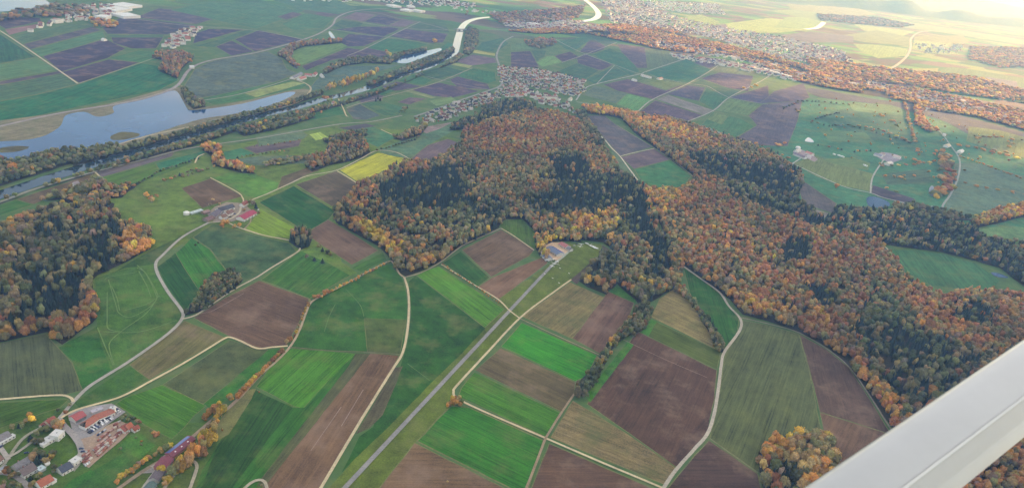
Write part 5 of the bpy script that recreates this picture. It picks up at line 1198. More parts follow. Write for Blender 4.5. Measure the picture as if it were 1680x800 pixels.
building('house', 'blue-black roofed house beside the builders yard', [(96,768),(114,758)], 10, 3.8, 7.4, (.075,.085,.12))
flat_building('workshop', 'white flat-roofed workshop between the blue-black roof and the builders yard', (117,759), (130,750), 7, 4, cat='workshop')
building('house', 'white-walled house at the left edge beside the lane fork', [(-12,754),(-1,746)], 9, 4, 7.4, BRNR)
building('garage', 'small grey-roofed garage at the bottom of the left lane', [(0,770),(10,764)], 6, 2.6, 4.4, (.3,.33,.36), chimney=False, cat='garage')
building('house', 'house with brown roof at the bottom left corner', [(-8,800),(8,794)], 9, 3.6, 7, BRNR)
# car dealer and yard
building('showroom', 'crimson-roofed hall with white front at the near corner of the car yard', [(118,684),(135,675)], 11, 4.2, 7, (.36,.10,.10), cat='hall', chimney=False, gates=3)
building('workshop', 'long bent red-tiled hall with rounded end behind the parked cars', [(134,696),(146,689),(157,681),(168,677),(184,670)], 9, 4.4, 7.2, (.34,.13,.09), cat='hall', chimney=False, hip=(5.5, 0))
flat_building('canopy', 'low grey flat-roofed strip behind the bent red hall', (150,676), (168,669), 5, 3, (.5,.48,.5), (.45,.42,.46), cat='canopy', windows=False)
flat_building('tower', 'white square end block of the bent red hall', (184,671), (186,668), 5, 7.5, cat='tower')
building('house', 'red-roofed house, widest of the builders yard cluster', [(198,702),(206,696)], 9, 3.6, 7, TERD)
building('house', 'red-roofed house, middle of the builders yard cluster', [(206,699),(214,693)], 8, 3.6, 7, TERR)
building('house', 'small red-roofed annex, outermost of the builders yard cluster', [(217,702),(226,697)], 6, 3, 5.4, TERD)
# station
building('station_barn', 'long low barn with lavender solar slope and maroon slope beside the lane', [(277,745),(314,716)], 9.5, 3.6, 4.9, MAR, (.42,.20,.18), cat='barn', chimney=False, windows=False, solar=1, skylights=3)
building('station_hall', 'wider maroon-roofed hall at the yard end of the long barn', [(262,764),(275,748)], 12, 4.6, 7.4, MAR, (.40,.18,.16), cat='barn', chimney=False, windows=False, gates=2)
building('shed', 'grey-brown roofed shed with white gable edge below the maroon hall', [(252,784),(264,768)], 9, 3.8, 6.2, (.16,.13,.14), (.5,.48,.46), cat='shed', chimney=False, windows=False, gates=2)
building('greenhouse', 'dark glass-roofed shed at the bottom edge beside the drive', [(241,800),(251,790)], 8, 3.0, 5, (.10,.15,.14), (.3,.34,.34), cat='greenhouse', chimney=False, windows=False)
# farm hamlet
building('barn', 'long crimson-roofed barn with white walls at the farm hamlet', [(394,356),(415,345)], 16, 4.5, 8, (.33,.055,.09), cat='barn', chimney=False, windows=False, gates=4)
building('farmhouse', 'small red-roofed farmhouse at the fork above the crimson barn', [(396,334),(404,329)], 9, 4.5, 8, TERD)
building('barn', 'long dark-roofed barn with white walls at the back of the hamlet', [(357,342),(381,335)], 14, 4.5, 8.5, DKR, cat='barn', chimney=False, windows=False, gates=3)
building('farmhouse', 'brown-roofed white farmhouse in the middle of the hamlet', [(370,348),(380,344)], 10, 5, 8.6, BRNR)
building('farmhouse', 'smaller brown-roofed white farmhouse nearest the road bend', [(362,354),(370,351)], 9, 4.4, 7.8, BRNR)
building('barn', 'grey-violet roofed barn west of the farmhouses', [(348,352),(358,344)], 12, 4.2, 7.4, (.14,.12,.15), (.4,.36,.34), cat='barn', chimney=False, windows=False)
building('barn', 'rusty brown roofed low barn at the west end of the hamlet', [(336,358),(348,354)], 12, 3.6, 6.4, (.20,.12,.12), (.3,.24,.2), cat='barn', chimney=False, windows=False)
building('shed', 'pinkish-roofed open shed north of the rusty brown barn', [(332,347),(342,344)], 9, 3.4, 5.6, (.3,.2,.18), WOODW, cat='shed', chimney=False, windows=False)
flat_building('silage_store', 'long pale plastic-covered silage store at the hamlet end', (312,350), (331,344), 7, 2, (.45,.52,.52), (.50,.58,.58), cat='silage clamp', windows=False)
def silo(label, x, y, r, h, col=(.72,.72,.70)):
    X, Y = P(x, y); root = empty('silo', (X, Y, .35)); tag(root, label, 'silo')
    n = 20; vs = [(r*math.cos(6.2832*i/n), r*math.sin(6.2832*i/n), z) for z in (0, h) for i in range(n)]
    meshobj('wall', vs, [(i, (i+1) % n, n+(i+1) % n, n+i) for i in range(n)], MAT['painted'], root, None, col)
    vs = [((r+.15)*math.cos(6.2832*i/n)*k, (r+.15)*math.sin(6.2832*i/n)*k, h+z) for k, z in ((1, 0), (.55, r*.3)) for i in range(n)]+[(0, 0, h+r*.42)]
    meshobj('dome', vs, [(i, (i+1) % n, n+(i+1) % n, n+i) for i in range(n)]+[(n+i, n+(i+1) % n, 2*n) for i in range(n)], MAT['painted'], root, None, (.78,.78,.76))
    vs, fs = limb((r+.1, 0, 0), (r+.1, 0, h), .12, .12, 5); meshobj('ladder', vs, fs, MAT['steel'], root)
silo('round white tank at the far west end of the farm hamlet', 306, 352, 5, 4)
silo('white round tank on the edge of the right-hand valley farm', 1309, 244, 7, 5)
# airfield
building('hangar', 'long blue-grey hangar with solar roof beside the airstrip', [(902,404),(920,415)], 17, 4.6, 7, (.16,.20,.30), (.6,.6,.58), cat='hangar', chimney=False, windows=False, gates=5, solar=1)
building('hangar', 'smaller blue-grey hangar closer to the ploughed field', [(893,415),(901,423)], 13, 4.2, 6.4, (.17,.20,.29), (.6,.6,.58), cat='hangar', chimney=False, windows=False, gates=2)
building('clubhouse', 'pink-red roofed clubhouse at the top of the airfield', [(921,397),(932,403)], 13, 3.8, 6.8, (.42,.17,.17), cat='clubhouse')
building('house', 'small grey-roofed house next to the airfield clubhouse', [(932,405),(938,408)], 9, 3.4, 6, GREYR)
# manor and single farms
building('manor_house', 'white house with grey-violet roof among tall trees', [(566,250),(573,246)], 12, 6.5, 11, (.24,.2,.22))
FARMS = [
 ('farmhouse', 'long salmon-roofed farm range beside the lagoon', [(500,121),(512,122)], 14, (.40,.17,.14)),
 ('barn', 'salmon-roofed barn at the front of the lakeside farm', [(490,128),(500,125)], 14, (.42,.18,.14)),
 ('barn', 'grey-blue roofed barn at the back of the lakeside farm', [(479,126),(494,119)], 14, (.2,.2,.23)),
 ('farmhouse', 'white farmhouse at the end of the lakeside farm range', [(514,122),(518,118)], 12, TERD),
 ('farmhouse', 'white house by the water east of the lakeside farm', [(527,121),(530,124)], 10, (.5,.5,.48)),
 ('farmhouse', 'small red-roofed house where the white track meets the river', [(547,166),(550,168)], 11, (.4,.2,.16)),
 ('barn', 'long pale barn of the farm in the middle of the plateau fields', [(1053,122),(1068,126)], 14, (.5,.46,.42)),
 ('farmhouse', 'red-roofed farmhouse of the plateau farm', [(1080,128),(1086,127)], 14, (.5,.3,.24)),
 ('shed', 'pale shed across the road from the plateau farm', [(1038,129),(1044,131)], 12, (.5,.5,.48)),
 ('farmhouse', 'white-roofed house at the back of the valley farm by the pond', [(1306,246),(1312,244)], 12, (.55,.5,.46)),
 ('barn', 'pink-roofed barn of the valley farm by the pond', [(1324,248),(1334,252)], 14, (.5,.24,.22)),
 ('barn', 'violet-grey long barn of the valley farm by the pond', [(1304,250),(1322,257)], 12, (.24,.2,.24)),
 ('farmhouse', 'white house of the valley farm by the pond', [(1325,255),(1331,256)], 10, (.55,.5,.5)),
 ('barn', 'grey-blue roofed farm range on the lower pasture', [(1436,251),(1448,255)], 12, (.28,.28,.34)),
 ('barn', 'white-roofed barn below the lower pasture farm', [(1455,267),(1462,265)], 16, (.66,.62,.56)),
 ('barn', 'light striped barn at the right end of the lower pasture farm', [(1467,254),(1478,257)], 16, (.55,.46,.44)),
 ('farmhouse', 'small house between the barns of the lower pasture farm', [(1446,250),(1452,252)], 10, (.4,.3,.3)),
 ('farmhouse', 'cream house glowing where two tree-lined lanes meet', [(1552,238),(1557,236)], 16, (.6,.5,.36)),
 ('farmhouse', 'white barn right of the lane crossing in the far pasture', [(1574,248),(1579,245)], 14, (.66,.66,.66)),
 ('farmhouse', 'white cottage above the lane crossing in the far pasture', [(1548,219),(1552,220)], 12, (.6,.6,.6)),
 ('farmhouse', 'small house by the wet field far left beyond the plough', [(168,63),(173,64)], 14, (.6,.6,.58)),
 ('shed', 'light roofed shed by the pond in the north-west plain', [(311,108),(318,108)], 14, (.6,.6,.6)),
 ('shed', 'pair-roofed pale shed at the edge of the orchards', [(984,240),(987,244)], 9, (.62,.66,.7)),
 ('shed', 'small pale shed in the wooded valley', [(985,250),(988,253)], 10, (.66,.7,.72)),
 ('cottage', 'grey cottage roof half hidden in the riverside trees', [(120,300),(128,298)], 9, (.3,.26,.28)),
 ('cottage', 'pale cottage behind the riverside trees below the field road', [(133,314),(140,311)], 9, (.44,.4,.42)),
]
for nm, lab, px, w, rc in FARMS:
    building(nm, lab, px, w, 5, 9, rc, cat={'cottage': 'house', 'farmhouse': 'house'}.get(nm, nm), windows=False, chimney=(nm == 'farmhouse'))
for lab, a, b, w in [('largest pale factory hall of the north-west works', (190,10), (218,7), 90), ('pale blue-grey factory hall in the north-west works', (176,17), (204,13), 70),
                     ('white factory hall at the near side of the north-west works', (192,25), (220,24), 80), ('dark-fronted hall at the near corner of the north-west works', (160,26), (178,28), 50),
                     ('leftmost bright warehouse by the northern town', (640,8), (652,11), 60), ('second bright warehouse by the northern town', (664,17), (674,16), 60),
                     ('third bright warehouse by the northern town', (668,10), (680,11), 50), ('rightmost bright warehouse by the northern town', (682,18), (690,17), 60),
                     ('white hall left of the town riverbank', (868,39), (882,39), 50)]:
    flat_building('factory_hall', lab, a, b, w, 9, (.7,.7,.7), (.66,.68,.68), cat='factory', windows=False)
for k, lab in enumerate(['leftmost', 'second from left', 'third from left', 'fourth from left', 'fifth from left', 'rightmost']):
    x = 1253+k*8.2; y = 112.5+k*2.4
    flat_building('school_block', lab+' white block in the row under the wooded ridge', (x, y), (x+5.5, y+2.2), 26, 9, group='white blocks under the ridge', cat='building', windows=False)
# ------------------------------------------------------------------ village houses: one kind, many copies
def simple_house(seed):
    r = random.Random(seed); w = r.uniform(9, 11); L = r.uniform(11, 15); e = r.uniform(4.2, 5.6); h = e+r.uniform(3, 4)
    root = empty('village_house')
    vs = [(-L/2,-w/2,0),(L/2,-w/2,0),(L/2,w/2,0),(-L/2,w/2,0),(-L/2,-w/2,e),(L/2,-w/2,e),(L/2,w/2,e),(-L/2,w/2,e),(-L/2,0,h-.15),(L/2,0,h-.15)]
    meshobj('wall', vs, [(0,1,5,4),(2,3,7,6),(1,2,6,9,5),(3,0,4,8,7)], MAT['painted'], root, None, WHITE)
    a = .5; s = (h-e)/(w/2); z = e-.5*s
    vs = [(-L/2-a,-w/2-a,z),(L/2+a,-w/2-a,z),(L/2+a,0,h+.1),(-L/2-a,0,h+.1),(-L/2-a,w/2+a,z),(L/2+a,w/2+a,z)]
    vs += [(x, y, q-.2) for x, y, q in vs]
    rf = meshobj('roof', vs, [(0,1,2,3),(3,2,5,4),(7,6,9,8),(8,9,10,11),(0,6,7,1),(4,5,11,10),(1,7,8,2),(2,8,11,5),(0,3,9,6),(3,4,10,9)], MAT['roof_tile'], root, None, TERR)
    boxobj('chimney', (-.35,.35,-.35,.35,0,1.6), 'roof_tile', rf, (.3,.18,.14), (L*.15, w*.12, h-.8))
    return root
VH = [simple_house(s) for s in range(6)]; usedh = set(); nh = 0
RC = [('terracotta', (.32,.13,.09)), ('red-brown', (.17,.08,.06)), ('grey', (.13,.13,.15)), ('dark slate', (.055,.055,.07)), ('pale', (.42,.38,.36))]
cands = []
for vi, (v, vn) in enumerate(zip(VILL, ['in the village beyond the big wood', 'in the village street above the meadow', 'at the wooded foot of the village'])):
    g = gp(v); X, Y = scatter(g, 26.5, .25)
    cands += [(math.hypot(x, y), x, y, vn, vi) for x, y in zip(X, Y)]
cands.sort(); print('village house candidates', len(cands))
for k, (d, x, y, vn, vi) in enumerate(cands[:235]):
    j = random.randrange(6); pr = VH[j]
    o = pr if j not in usedh else copy_tree(pr); usedh.add(j)
    o.location = (x, y, .35); base = vnoise(np.array([x]), np.array([y]), 150, 21)[0]*3
    o.rotation_euler.z = base+random.choice((0, 1.5708))+random.uniform(-.12, .12); s = random.uniform(.85, 1.15); o.scale = (s*random.uniform(.9, 1.25), s, s)
    rn, rc = random.choices(RC, (2.4, 2.6, 2.6, 1.6, 1.2))[0]; f = random.uniform(.85, 1.15)
    for ch in o.children:
        if ch.name.startswith('roof'): ch.color = (*(c*f for c in rc), 1)
        else: ch.color = (*random.choice((WHITE, (.68,.64,.56), (.6,.58,.54))), 1)
    tag(o, f'white-walled house with {rn} roof {vn}', 'house', f'{rn} roofed houses {vn}')
# the far towns: one mass
FT = [([(985,0),(1060,2),(1180,8),(1190,24),(1120,22),(1060,12),(990,10)], 50), ([(820,36),(900,40),(990,44),(985,50),(900,50),(830,44)], 34), ([(1100,88),(1180,100),(1260,114),(1330,134),(1300,134),(1240,120),(1170,106),(1100,96)], 34), ([(1420,134),(1500,148),(1600,168),(1680,196),(1680,206),(1600,184),(1500,160),(1420,146)], 38), ([(460,-6),(560,-6),(640,0),(560,4),(470,2)], 60), ([(990,12),(1050,8),(1110,28),(1185,46),(1290,62),(1385,92),(1402,112),(1340,108),(1260,90),(1180,66),(1090,46),(1000,38)], 46),
      ([(842,30),(900,28),(962,36),(945,48),(860,52)], 42), ([(1060,62),(1160,80),(1260,102),(1330,124),(1420,138),(1405,144),(1300,122),(1200,98),(1080,78)], 40),
      ([(560,-4),(700,-4),(790,8),(770,14),(700,10),(640,6)], 50), ([(110,22),(150,10),(182,6),(190,26),(160,32),(90,40)], 34),
      ([(266,82),(276,63),(300,50),(332,43),(334,48),(312,66),(290,80)], 26), ([(1430,142),(1520,154),(1640,180),(1664,198),(1580,178),(1480,158)], 48),
      ([(1320,70),(1380,84),(1400,104),(1340,98),(1300,84)], 36), ([(1500,74),(1580,74),(1580,86),(1520,90)], 70), ([(40,58),(70,38),(100,32),(110,38),(70,46)], 40),
      ([(1500,170),(1530,178),(1532,186),(1502,180)], 40), ([(930,44),(1000,46),(1000,50),(925,54)], 34), ([(740,10),(830,24),(900,30),(830,30),(745,16)], 60),
      ([(860,145),(900,158),(940,166),(900,164),(862,162)], 27)]
VV, FF, MI, CC = [], [], [], []
def far_house(x, y, L, w, h, a, rc, flat):
    o = len(VV); ca, sa = math.cos(a), math.sin(a); e = h*.6 if not flat else h
    pts = [(-L/2,-w/2,0),(L/2,-w/2,0),(L/2,w/2,0),(-L/2,w/2,0),(-L/2,-w/2,e),(L/2,-w/2,e),(L/2,w/2,e),(-L/2,w/2,e),(-L/2,0,h),(L/2,0,h)]
    pts += [(-L/2-.5,-w/2-.5,e-.3),(L/2+.5,-w/2-.5,e-.3),(L/2+.5,0,h+.25),(-L/2-.5,0,h+.25),(L/2+.5,w/2+.5,e-.3),(-L/2-.5,w/2+.5,e-.3)]
    for q in pts: VV.append((x+q[0]*ca-q[1]*sa, y+q[0]*sa+q[1]*ca, q[2]+.3))
    FF.extend([tuple(i+o for i in f) for f in ((0,1,5,4),(2,3,7,6),(1,2,6,9,5),(3,0,4,8,7),(10,11,12,13),(13,12,14,15))])
    MI.extend((0,0,0,0,1,1)); CC.extend([(*rc, 1)]*16)
nf = 0
for px, sp in FT:
    g = gp(px); X, Y = scatter(g, sp, .3)
    for x, y in zip(X, Y):
        big = random.random() < .07
        far_house(x, y, random.uniform(11, 18)*(2.4 if big else 1), random.uniform(9, 12)*(1.8 if big else 1), random.uniform(9, 13), random.uniform(0, 3.14), random.choices(RC, (4, 3, 2, 1, 3))[0][1], big); nf += 1
for (d, x, y, vn, vi) in cands[235:]:
    far_house(x, y, random.uniform(11, 16), random.uniform(9, 11), 8.5, random.uniform(0, 3.14), random.choices(RC, (4, 3, 2, 1, 1))[0][1], False); nf += 1
print('far houses', nf)
t = NT('far_roof'); at = t.n('ShaderNodeAttribute', _attribute_name='Col'); MAT['far_roof'] = t.bsdf(at.outputs['Color'], .85, .2)
o = meshobj('town_houses', VV, FF, [MAT['white_wall'], MAT['far_roof']], None, MI); addcol(o.data, np.array(CC))
tag(o, 'far towns and villages of pale houses with red and grey roofs', 'town', None, 'stuff')
# ------------------------------------------------------------------ bridge over the river
A, B = Vector((*P(746,50), 0)), Vector((*P(776,51), 0)); c = (A+B)/2; L = (B-A).length; an = math.atan2((B-A).y, (B-A).x)
r = empty('road_bridge', (c.x, c.y, 0), an); tag(r, 'dark road bridge crossing the bright river bend', 'bridge')
boxobj('deck', (-L/2, L/2, -7, 7, 5, 6.2), 'surface', r, (.3,.29,.28))
for s in (-1, 1):
    boxobj('railing', (-L/2, L/2, s*7.05-.1, s*7.05+.1, 5.5, 7.3), 'steel', r)
for k in (-.25, 0, .25): boxobj('pier', (L*k-1, L*k+1, -6, 6, 0, 4.99), 'surface', r, (.32,.31,.3))
# ------------------------------------------------------------------ cars
def lathe_profile(pts, half, bev=.12):
    """side profile (x,z) extruded across y with narrowed top edges"""
    n = len(pts); vs = []; zt = max(p[1] for p in pts)
    for y, k in ((-half, 1), (half, 1)):
        for x, z in pts: 
            f = 1-.22*max(0, (z-.8)/(zt-.8+1e-6)) if z > .8 else 1
            vs.append((x, y*f, z))
    fs = [tuple(range(n-1, -1, -1)), tuple(range(n, 2*n))]+[(i, (i+1) % n, n+(i+1) % n, n+i) for i in range(n)]
    return vs, fs
def car_proto():
    root = empty('parked_car')
    body = [(-2.1,.3),(2.1,.3),(2.15,.62),(1.95,.8),(1.15,.9),(.5,1.38),(-1.15,1.42),(-1.85,.98),(-2.1,.9)]
    vs, fs = lathe_profile(body, .88); meshobj('body', vs, fs, MAT['painted'], root, None, (.7,.7,.7))
    vs, fs = [], []
    q = [(-1.62,.99),(1.02,.95),(.48,1.33),(-1.12,1.36)]
    for s in (-1, 1):
        o = len(vs); vs += [(x, s*(.9-.13*(z-.9)/.5*1.2), z) for x, z in q]; fs.append(tuple(o+i for i in (range(4) if s < 0 else range(3, -1, -1))))
    vs += [(1.19,-.68,.91),(1.19,.68,.91),(.56,.6,1.36),(.56,-.6,1.36)]; fs.append((8,9,10,11))
    meshobj('window', vs, fs, MAT['dark_glass'], root)
    for x in (-1.3, 1.3):
        for s in (-1, 1):
            vs, fs = limb((x, s*.72, .32), (x, s*.93, .32), .32, .32, 10); fs.append(tuple(range(10, 20))); meshobj('wheel', vs, fs, MAT['rubber'], root)
    for s in (-1, 1): boxobj('headlight', (2.08, 2.17, s*.6-.15, s*.6+.15, .62, .74), 'painted', root, (.8,.8,.75))
    return root
CP = car_proto(); carn = 0
CARC = [('white', (.75,.75,.75)), ('silver', (.5,.51,.53)), ('black', (.03,.03,.035)), ('dark blue', (.04,.06,.14)), ('grey', (.2,.2,.22)), ('red', (.35,.04,.03))]
def car(x, y, an, where, gnd=None):
    global carn
    o = CP if carn == 0 else copy_tree(CP); carn += 1
    X, Y = P(x, y); o.location = (X+random.uniform(-.3,.3), Y+random.uniform(-.3,.3), 1.05); o.rotation_euler.z = an+random.uniform(-.06, .06)
    n_, c_ = random.choices(CARC, (5, 4, 3, 3, 2, 1))[0]
    for ch in o.children:
        if ch.name.startswith('body'): ch.color = (*c_, 1)
    tag(o, f'{n_} car {where}', 'car', f'{n_} cars {where}')
def rowang(a, b):
    A, B = P(*a), P(*b); return math.atan2(B[1]-A[1], B[0]-A[0])
def carrow(a, b, n, da, where):
    an = rowang(a, b)
    for i in range(n):
        if random.random() < .08: continue
        s = i/(n-1); car(a[0]+(b[0]-a[0])*s, a[1]+(b[1]-a[1])*s, an+da, where)
carrow((141,709),(181,684), 17, 1.35, 'in the inner row of the car yard')
carrow((146,711),(184,687), 17, 1.35, 'in the outer row of the car yard')
carrow((186,672),(192,678), 3, .3, 'beside the end of the bent red hall'); carrow((189,669),(195,676), 3, .3, 'beside the end of the bent red hall')
carrow((162,714),(172,707), 4, .2, 'parked between brick stacks in the builders yard')
carrow((134,737),(136,742), 2, 1.2, 'at the entrance of the builders yard')
carrow((140,764),(146,760), 3, 1.2, 'at the lowest corner of the builders yard')
for x, y, w in ((942,404,'parked near the airfield trees'),(946,401,'parked near the airfield trees'),(935,407,'outside the small airfield house'),(892,407,'outside the airfield hangars'),(925,417,'on the grass below the big hangar'),
                (104,699,'on the village road verge'),(44,744,'in a village driveway'),(2,734,'on the left village lane'),(270,762,'under the maroon hall front'),(274,757,'under the maroon hall front'),
                (385,352,'in the farm hamlet'),(378,357,'in the farm hamlet'),(424,345,'behind the crimson barn')):
    car(x, y, random.uniform(0, 6), w)
# ------------------------------------------------------------------ brick stacks on pallets
def stack_proto(mat_c):
    root = empty('brick_stack')
    boxobj('pallet', [(-1.6,1.6,-1,-.7,0,.15),(-1.6,1.6,-.15,.15,0,.15),(-1.6,1.6,.7,1,0,.15),(-1.6,1.6,-1,1,.152,.2)], 'timber', root)
    d = []
    for k in range(4):
        for i in range(3): d.append((-1.55+i*1.05, -.55+i*1.05, -.95+.03*(k % 2), .95, .205+k*.42, .6+k*.42))
    boxobj('bricks', d, 'painted', root, mat_c); return root
SP = stack_proto((.4,.18,.12)); sn = 0
BC = [('red', (.34,.14,.10)), ('pinkish', (.46,.30,.25)), ('grey', (.38,.37,.36)), ('dark red', (.22,.08,.06)), ('cream', (.55,.48,.4))]
for a, b, n in [((157,742),(183,720),15),((155,739),(180,717),14),((162,748),(188,724),14),((160,745),(186,722),12),((160,725),(176,712),9),((165,729),(182,714),9),((186,722),(198,712),7),((190,716),(204,704),7),
                ((138,748),(144,742),4),((136,753),(146,746),6),((138,758),(148,750),6),((141,761),(149,755),5),((186,700),(196,694),5),((183,708),(192,702),4)]:
    an = rowang(a, b)
    for i in range(n):
        if random.random() < .14: continue
        o = SP if sn == 0 else copy_tree(SP); sn += 1; s = (i+random.uniform(-.2, .2))/(n-1); X, Y = P(a[0]+(b[0]-a[0])*s, a[1]+(b[1]-a[1])*s)
        o.location = (X, Y, 1.0); o.rotation_euler.z = an+random.uniform(-.1, .1); o.scale = (random.uniform(.8, 1.3), random.uniform(.8, 1.2), random.uniform(.7, 1.3))
        n_, c_ = random.choices(BC, (4, 3, 2, 2, 1))[0]
        for ch in o.children:
            if ch.name.startswith('bricks'): ch.color = (*c_, 1)
        tag(o, f'{n_} palletised building material stack in the builders yard', 'pallet stack', f'{n_} stacks in the builders yard')
print('cars', carn, 'stacks', sn)
# ------------------------------------------------------------------ aircraft on the apron
def tube(secs, n=12):
    vs, fs = [], []
    for x, ry, rz, zc in secs: vs += [(x, ry*math.cos(6.2832*i/n), zc+rz*math.sin(6.2832*i/n)) for i in range(n)]
    for k in range(len(secs)-1): fs += [(k*n+i, k*n+(i+1) % n, (k+1)*n+(i+1) % n, (k+1)*n+i) for i in range(n)]
    fs += [tuple(range(n-1, -1, -1)), tuple(range((len(secs)-1)*n, len(secs)*n))]
    return vs, fs
def airfoil(spans):
    """spans: (y, x_lead, x_trail, z, thickness)"""
    vs, fs = [], []
    for y, a, b, z, th in spans:
        c = a-b; vs += [(a, y, z), (a-c*.25, y, z+th), (b, y, z+.01), (a-c*.3, y, z-th*.5)]
    for k in range(len(spans)-1): fs += [(k*4+i, k*4+(i+1) % 4, k*4+4+(i+1) % 4, k*4+4+i) for i in range(4)]
    fs += [(3, 2, 1, 0), tuple(range(len(spans)*4-4, len(spans)*4))]; return vs, fs
def plane_proto(name, span, length, high):
    root = empty(name); W_ = (.8,.8,.8); zc = 1.15; L = length
    vs, fs = tube([(L*.42,.12,.15,zc),(L*.38,.42,.45,zc),(L*.2,.55,.62,zc+.05),(-L*.05,.5,.6,zc+.08),(-L*.3,.2,.26,zc+.15),(-L*.56,.07,.1,zc+.25)]); meshobj('fuselage', vs, fs, MAT['painted'], root, None, W_)
    vs, fs = tube([(L*.22,.4,.2,zc+.5),(L*.12,.42,.42,zc+.5),(-L*.04,.3,.2,zc+.55)], 8); meshobj('canopy', vs, fs, MAT['dark_glass'], root)
    zw = zc+.75 if high else zc-.2; ch = .75 if span < 12 else .5
    vs, fs = airfoil([(-span/2, ch*.6, -ch*.5, zw+.25, .06), (-span*.25, ch, -ch*.8, zw+.08, .1), (0, ch*1.1, -ch, zw, .12), (span*.25, ch, -ch*.8, zw+.08, .1), (span/2, ch*.6, -ch*.5, zw+.25, .06)]); meshobj('wing', vs, fs, MAT['painted'], root, None, W_)
    vs, fs = airfoil([(-1.5, -L*.47, -L*.57, zc+.35, .03), (0, -L*.44, -L*.57, zc+.35, .05), (1.5, -L*.47, -L*.57, zc+.35, .03)]); meshobj('tailplane', vs, fs, MAT['painted'], root, None, W_)
    vs = [(-L*.42, -.04, zc+.2), (-L*.56, -.04, zc+.2), (-L*.58, -.03, zc+1.45), (-L*.52, -.03, zc+1.45)]; vs += [(x, -y, z) for x, y, z in vs]
    meshobj('fin', vs, [(0,1,2,3),(7,6,5,4),(0,4,5,1),(1,5,6,2),(2,6,7,3),(3,7,4,0)], MAT['painted'], root, None, W_)
    if span < 12: boxobj('propeller', [(L*.43, L*.45, -.08, .08, zc-.85, zc+.85)], 'rubber', root)
    for x, y in (((L*.3, 0), (-.1, .9), (-.1, -.9)) if span < 12 else ((.3, 0),)):
        vs, fs = limb((x, y-.07, .25), (x, y+.07, .25), .25, .25, 10); meshobj('wheel', vs, fs, MAT['rubber'], root)
    return root
PL = plane_proto('light_aircraft', 10, 7.2, True); GL = plane_proto('glider', 16, 7, False); up = ug = False
for i, (x, y, a, g_, lab) in enumerate([(907.5,427,.3,0,'white light aircraft nearest the smaller hangar'),(898.5,428.5,.8,0,'white light aircraft at the ploughed field end of the apron'),
    (911,434,-.1,1,'white glider with long wings standing across the end of the airstrip'),(905.5,438.5,-.15,0,'white light aircraft lined up behind the glider on the strip'),(913,431,1.2,0,'white light aircraft parked right of the others'),
    (953,402.5,.4,0,'white light aircraft on the grass near the airfield trees'),(951.5,406,.2,0,'white light aircraft closest to the runway grass by the trees'),(968,404,1.0,0,'white light aircraft beside the trailers on the far grass')]):
    pr = GL if g_ else PL
    if g_: o = pr if not ug else copy_tree(pr); ug = True
    else: o = pr if not up else copy_tree(pr); up = True
    X, Y = P(x, y); o.location = (X, Y, 1.05); o.rotation_euler.z = rowang((566,800),(905,436))+a*1.0+(0 if i not in (2, 3) else 0)
    tag(o, lab, 'aircraft', 'aircraft parked on the airfield')
def trailer():
    root = empty('glider_trailer')
    vs, fs = tube([(-4.3,.35,.35,1.1),(-4,.65,.6,1.15),(0,.8,.75,1.2),(3.6,.85,.85,1.25),(4.1,.5,.5,1.2)], 10); meshobj('body', vs, fs, MAT['painted'], root, None, (.8,.8,.8))
    boxobj('drawbar', (4.0, 5.4, -.06, .06, .55, .7), 'steel', root)
    for s in (-1, 1):
        vs, fs = limb((.3, s*.85, .35), (.3, s*1.05, .35), .35, .35, 10); fs.append(tuple(range(10, 20))); meshobj('wheel', vs, fs, MAT['rubber'], root)
    return root
TP = trailer()
for i, (x, y, a) in enumerate([(962.5,401,0),(971,405.5,.5),(973.5,406.5,.5),(976,408,.5),(978,409,.6)]):
    o = TP if i == 0 else copy_tree(TP); X, Y = P(x, y); o.location = (X, Y, 1.05); o.rotation_euler.z = a-.6; o.scale = (.9+.1*(i % 2), 1.25, 1.1)
    tag(o, 'white streamlined trailer on the grass at the top of the airfield', 'trailer', 'trailers at the top of the airfield')
def marker(lab, x, y):
    X, Y = P(x, y); r = empty('marker_board', (X, Y, 1.0), -.8); tag(r, lab, 'marker', 'white marker boards beside the airstrip')
    boxobj('board', [(-1.6, 1.6, -.6, .6, .35, .42)], 'painted', r, (.8,.8,.8)); boxobj('leg', (-1.4,-1.3,-.05,.05,0,.35), 'timber', r); boxobj('leg', (1.3,1.4,-.05,.05,0,.35), 'timber', r)
for x, y, l in ((893.5,450,'white marker board on the edge of the airstrip below the aircraft'),(906.5,457,'white marker board lying in the grass right of the airstrip'),(933.5,449,'white marker board at the end of the cream track'),(918.5,440.5,'white marker board nearest the glider'),(917,465,'white marker board beside the cream track')):
    marker(l, x, y)
# hay bales / trough details in the right pasture: white wrapped bales
def bale():
    vs, fs = limb((-.9, 0, .9), (.9, 0, .9), .9, .9, 14); vs2, fs2 = tube([(-1.0,.5,.5,.9),(-.9,.88,.88,.9),(.9,.88,.88,.9),(1.0,.5,.5,.9)], 14)
    return vs2, fs2
vs, fs = bale(); b0 = meshobj('wrapped_bale', vs, fs, MAT['painted'], None, None, (.75,.78,.76)); bi = 0
for x0, y0, n in ((1367,254,4),(1375,256,5),(1381,258,4),(1417,272,6)):
    for k in range(n):
        o = b0 if bi == 0 else b0.copy()
        if bi: COL.objects.link(o)
        bi += 1; X, Y = P(x0+k*.9, y0+k*.4); o.location = (X, Y, .9); o.scale = (2.2,)*3; o.rotation_euler.z = random.uniform(0, 3)
        tag(o, 'white wrapped bale heap on the green pasture between the two farms', 'bale', 'wrapped bales on the pasture')
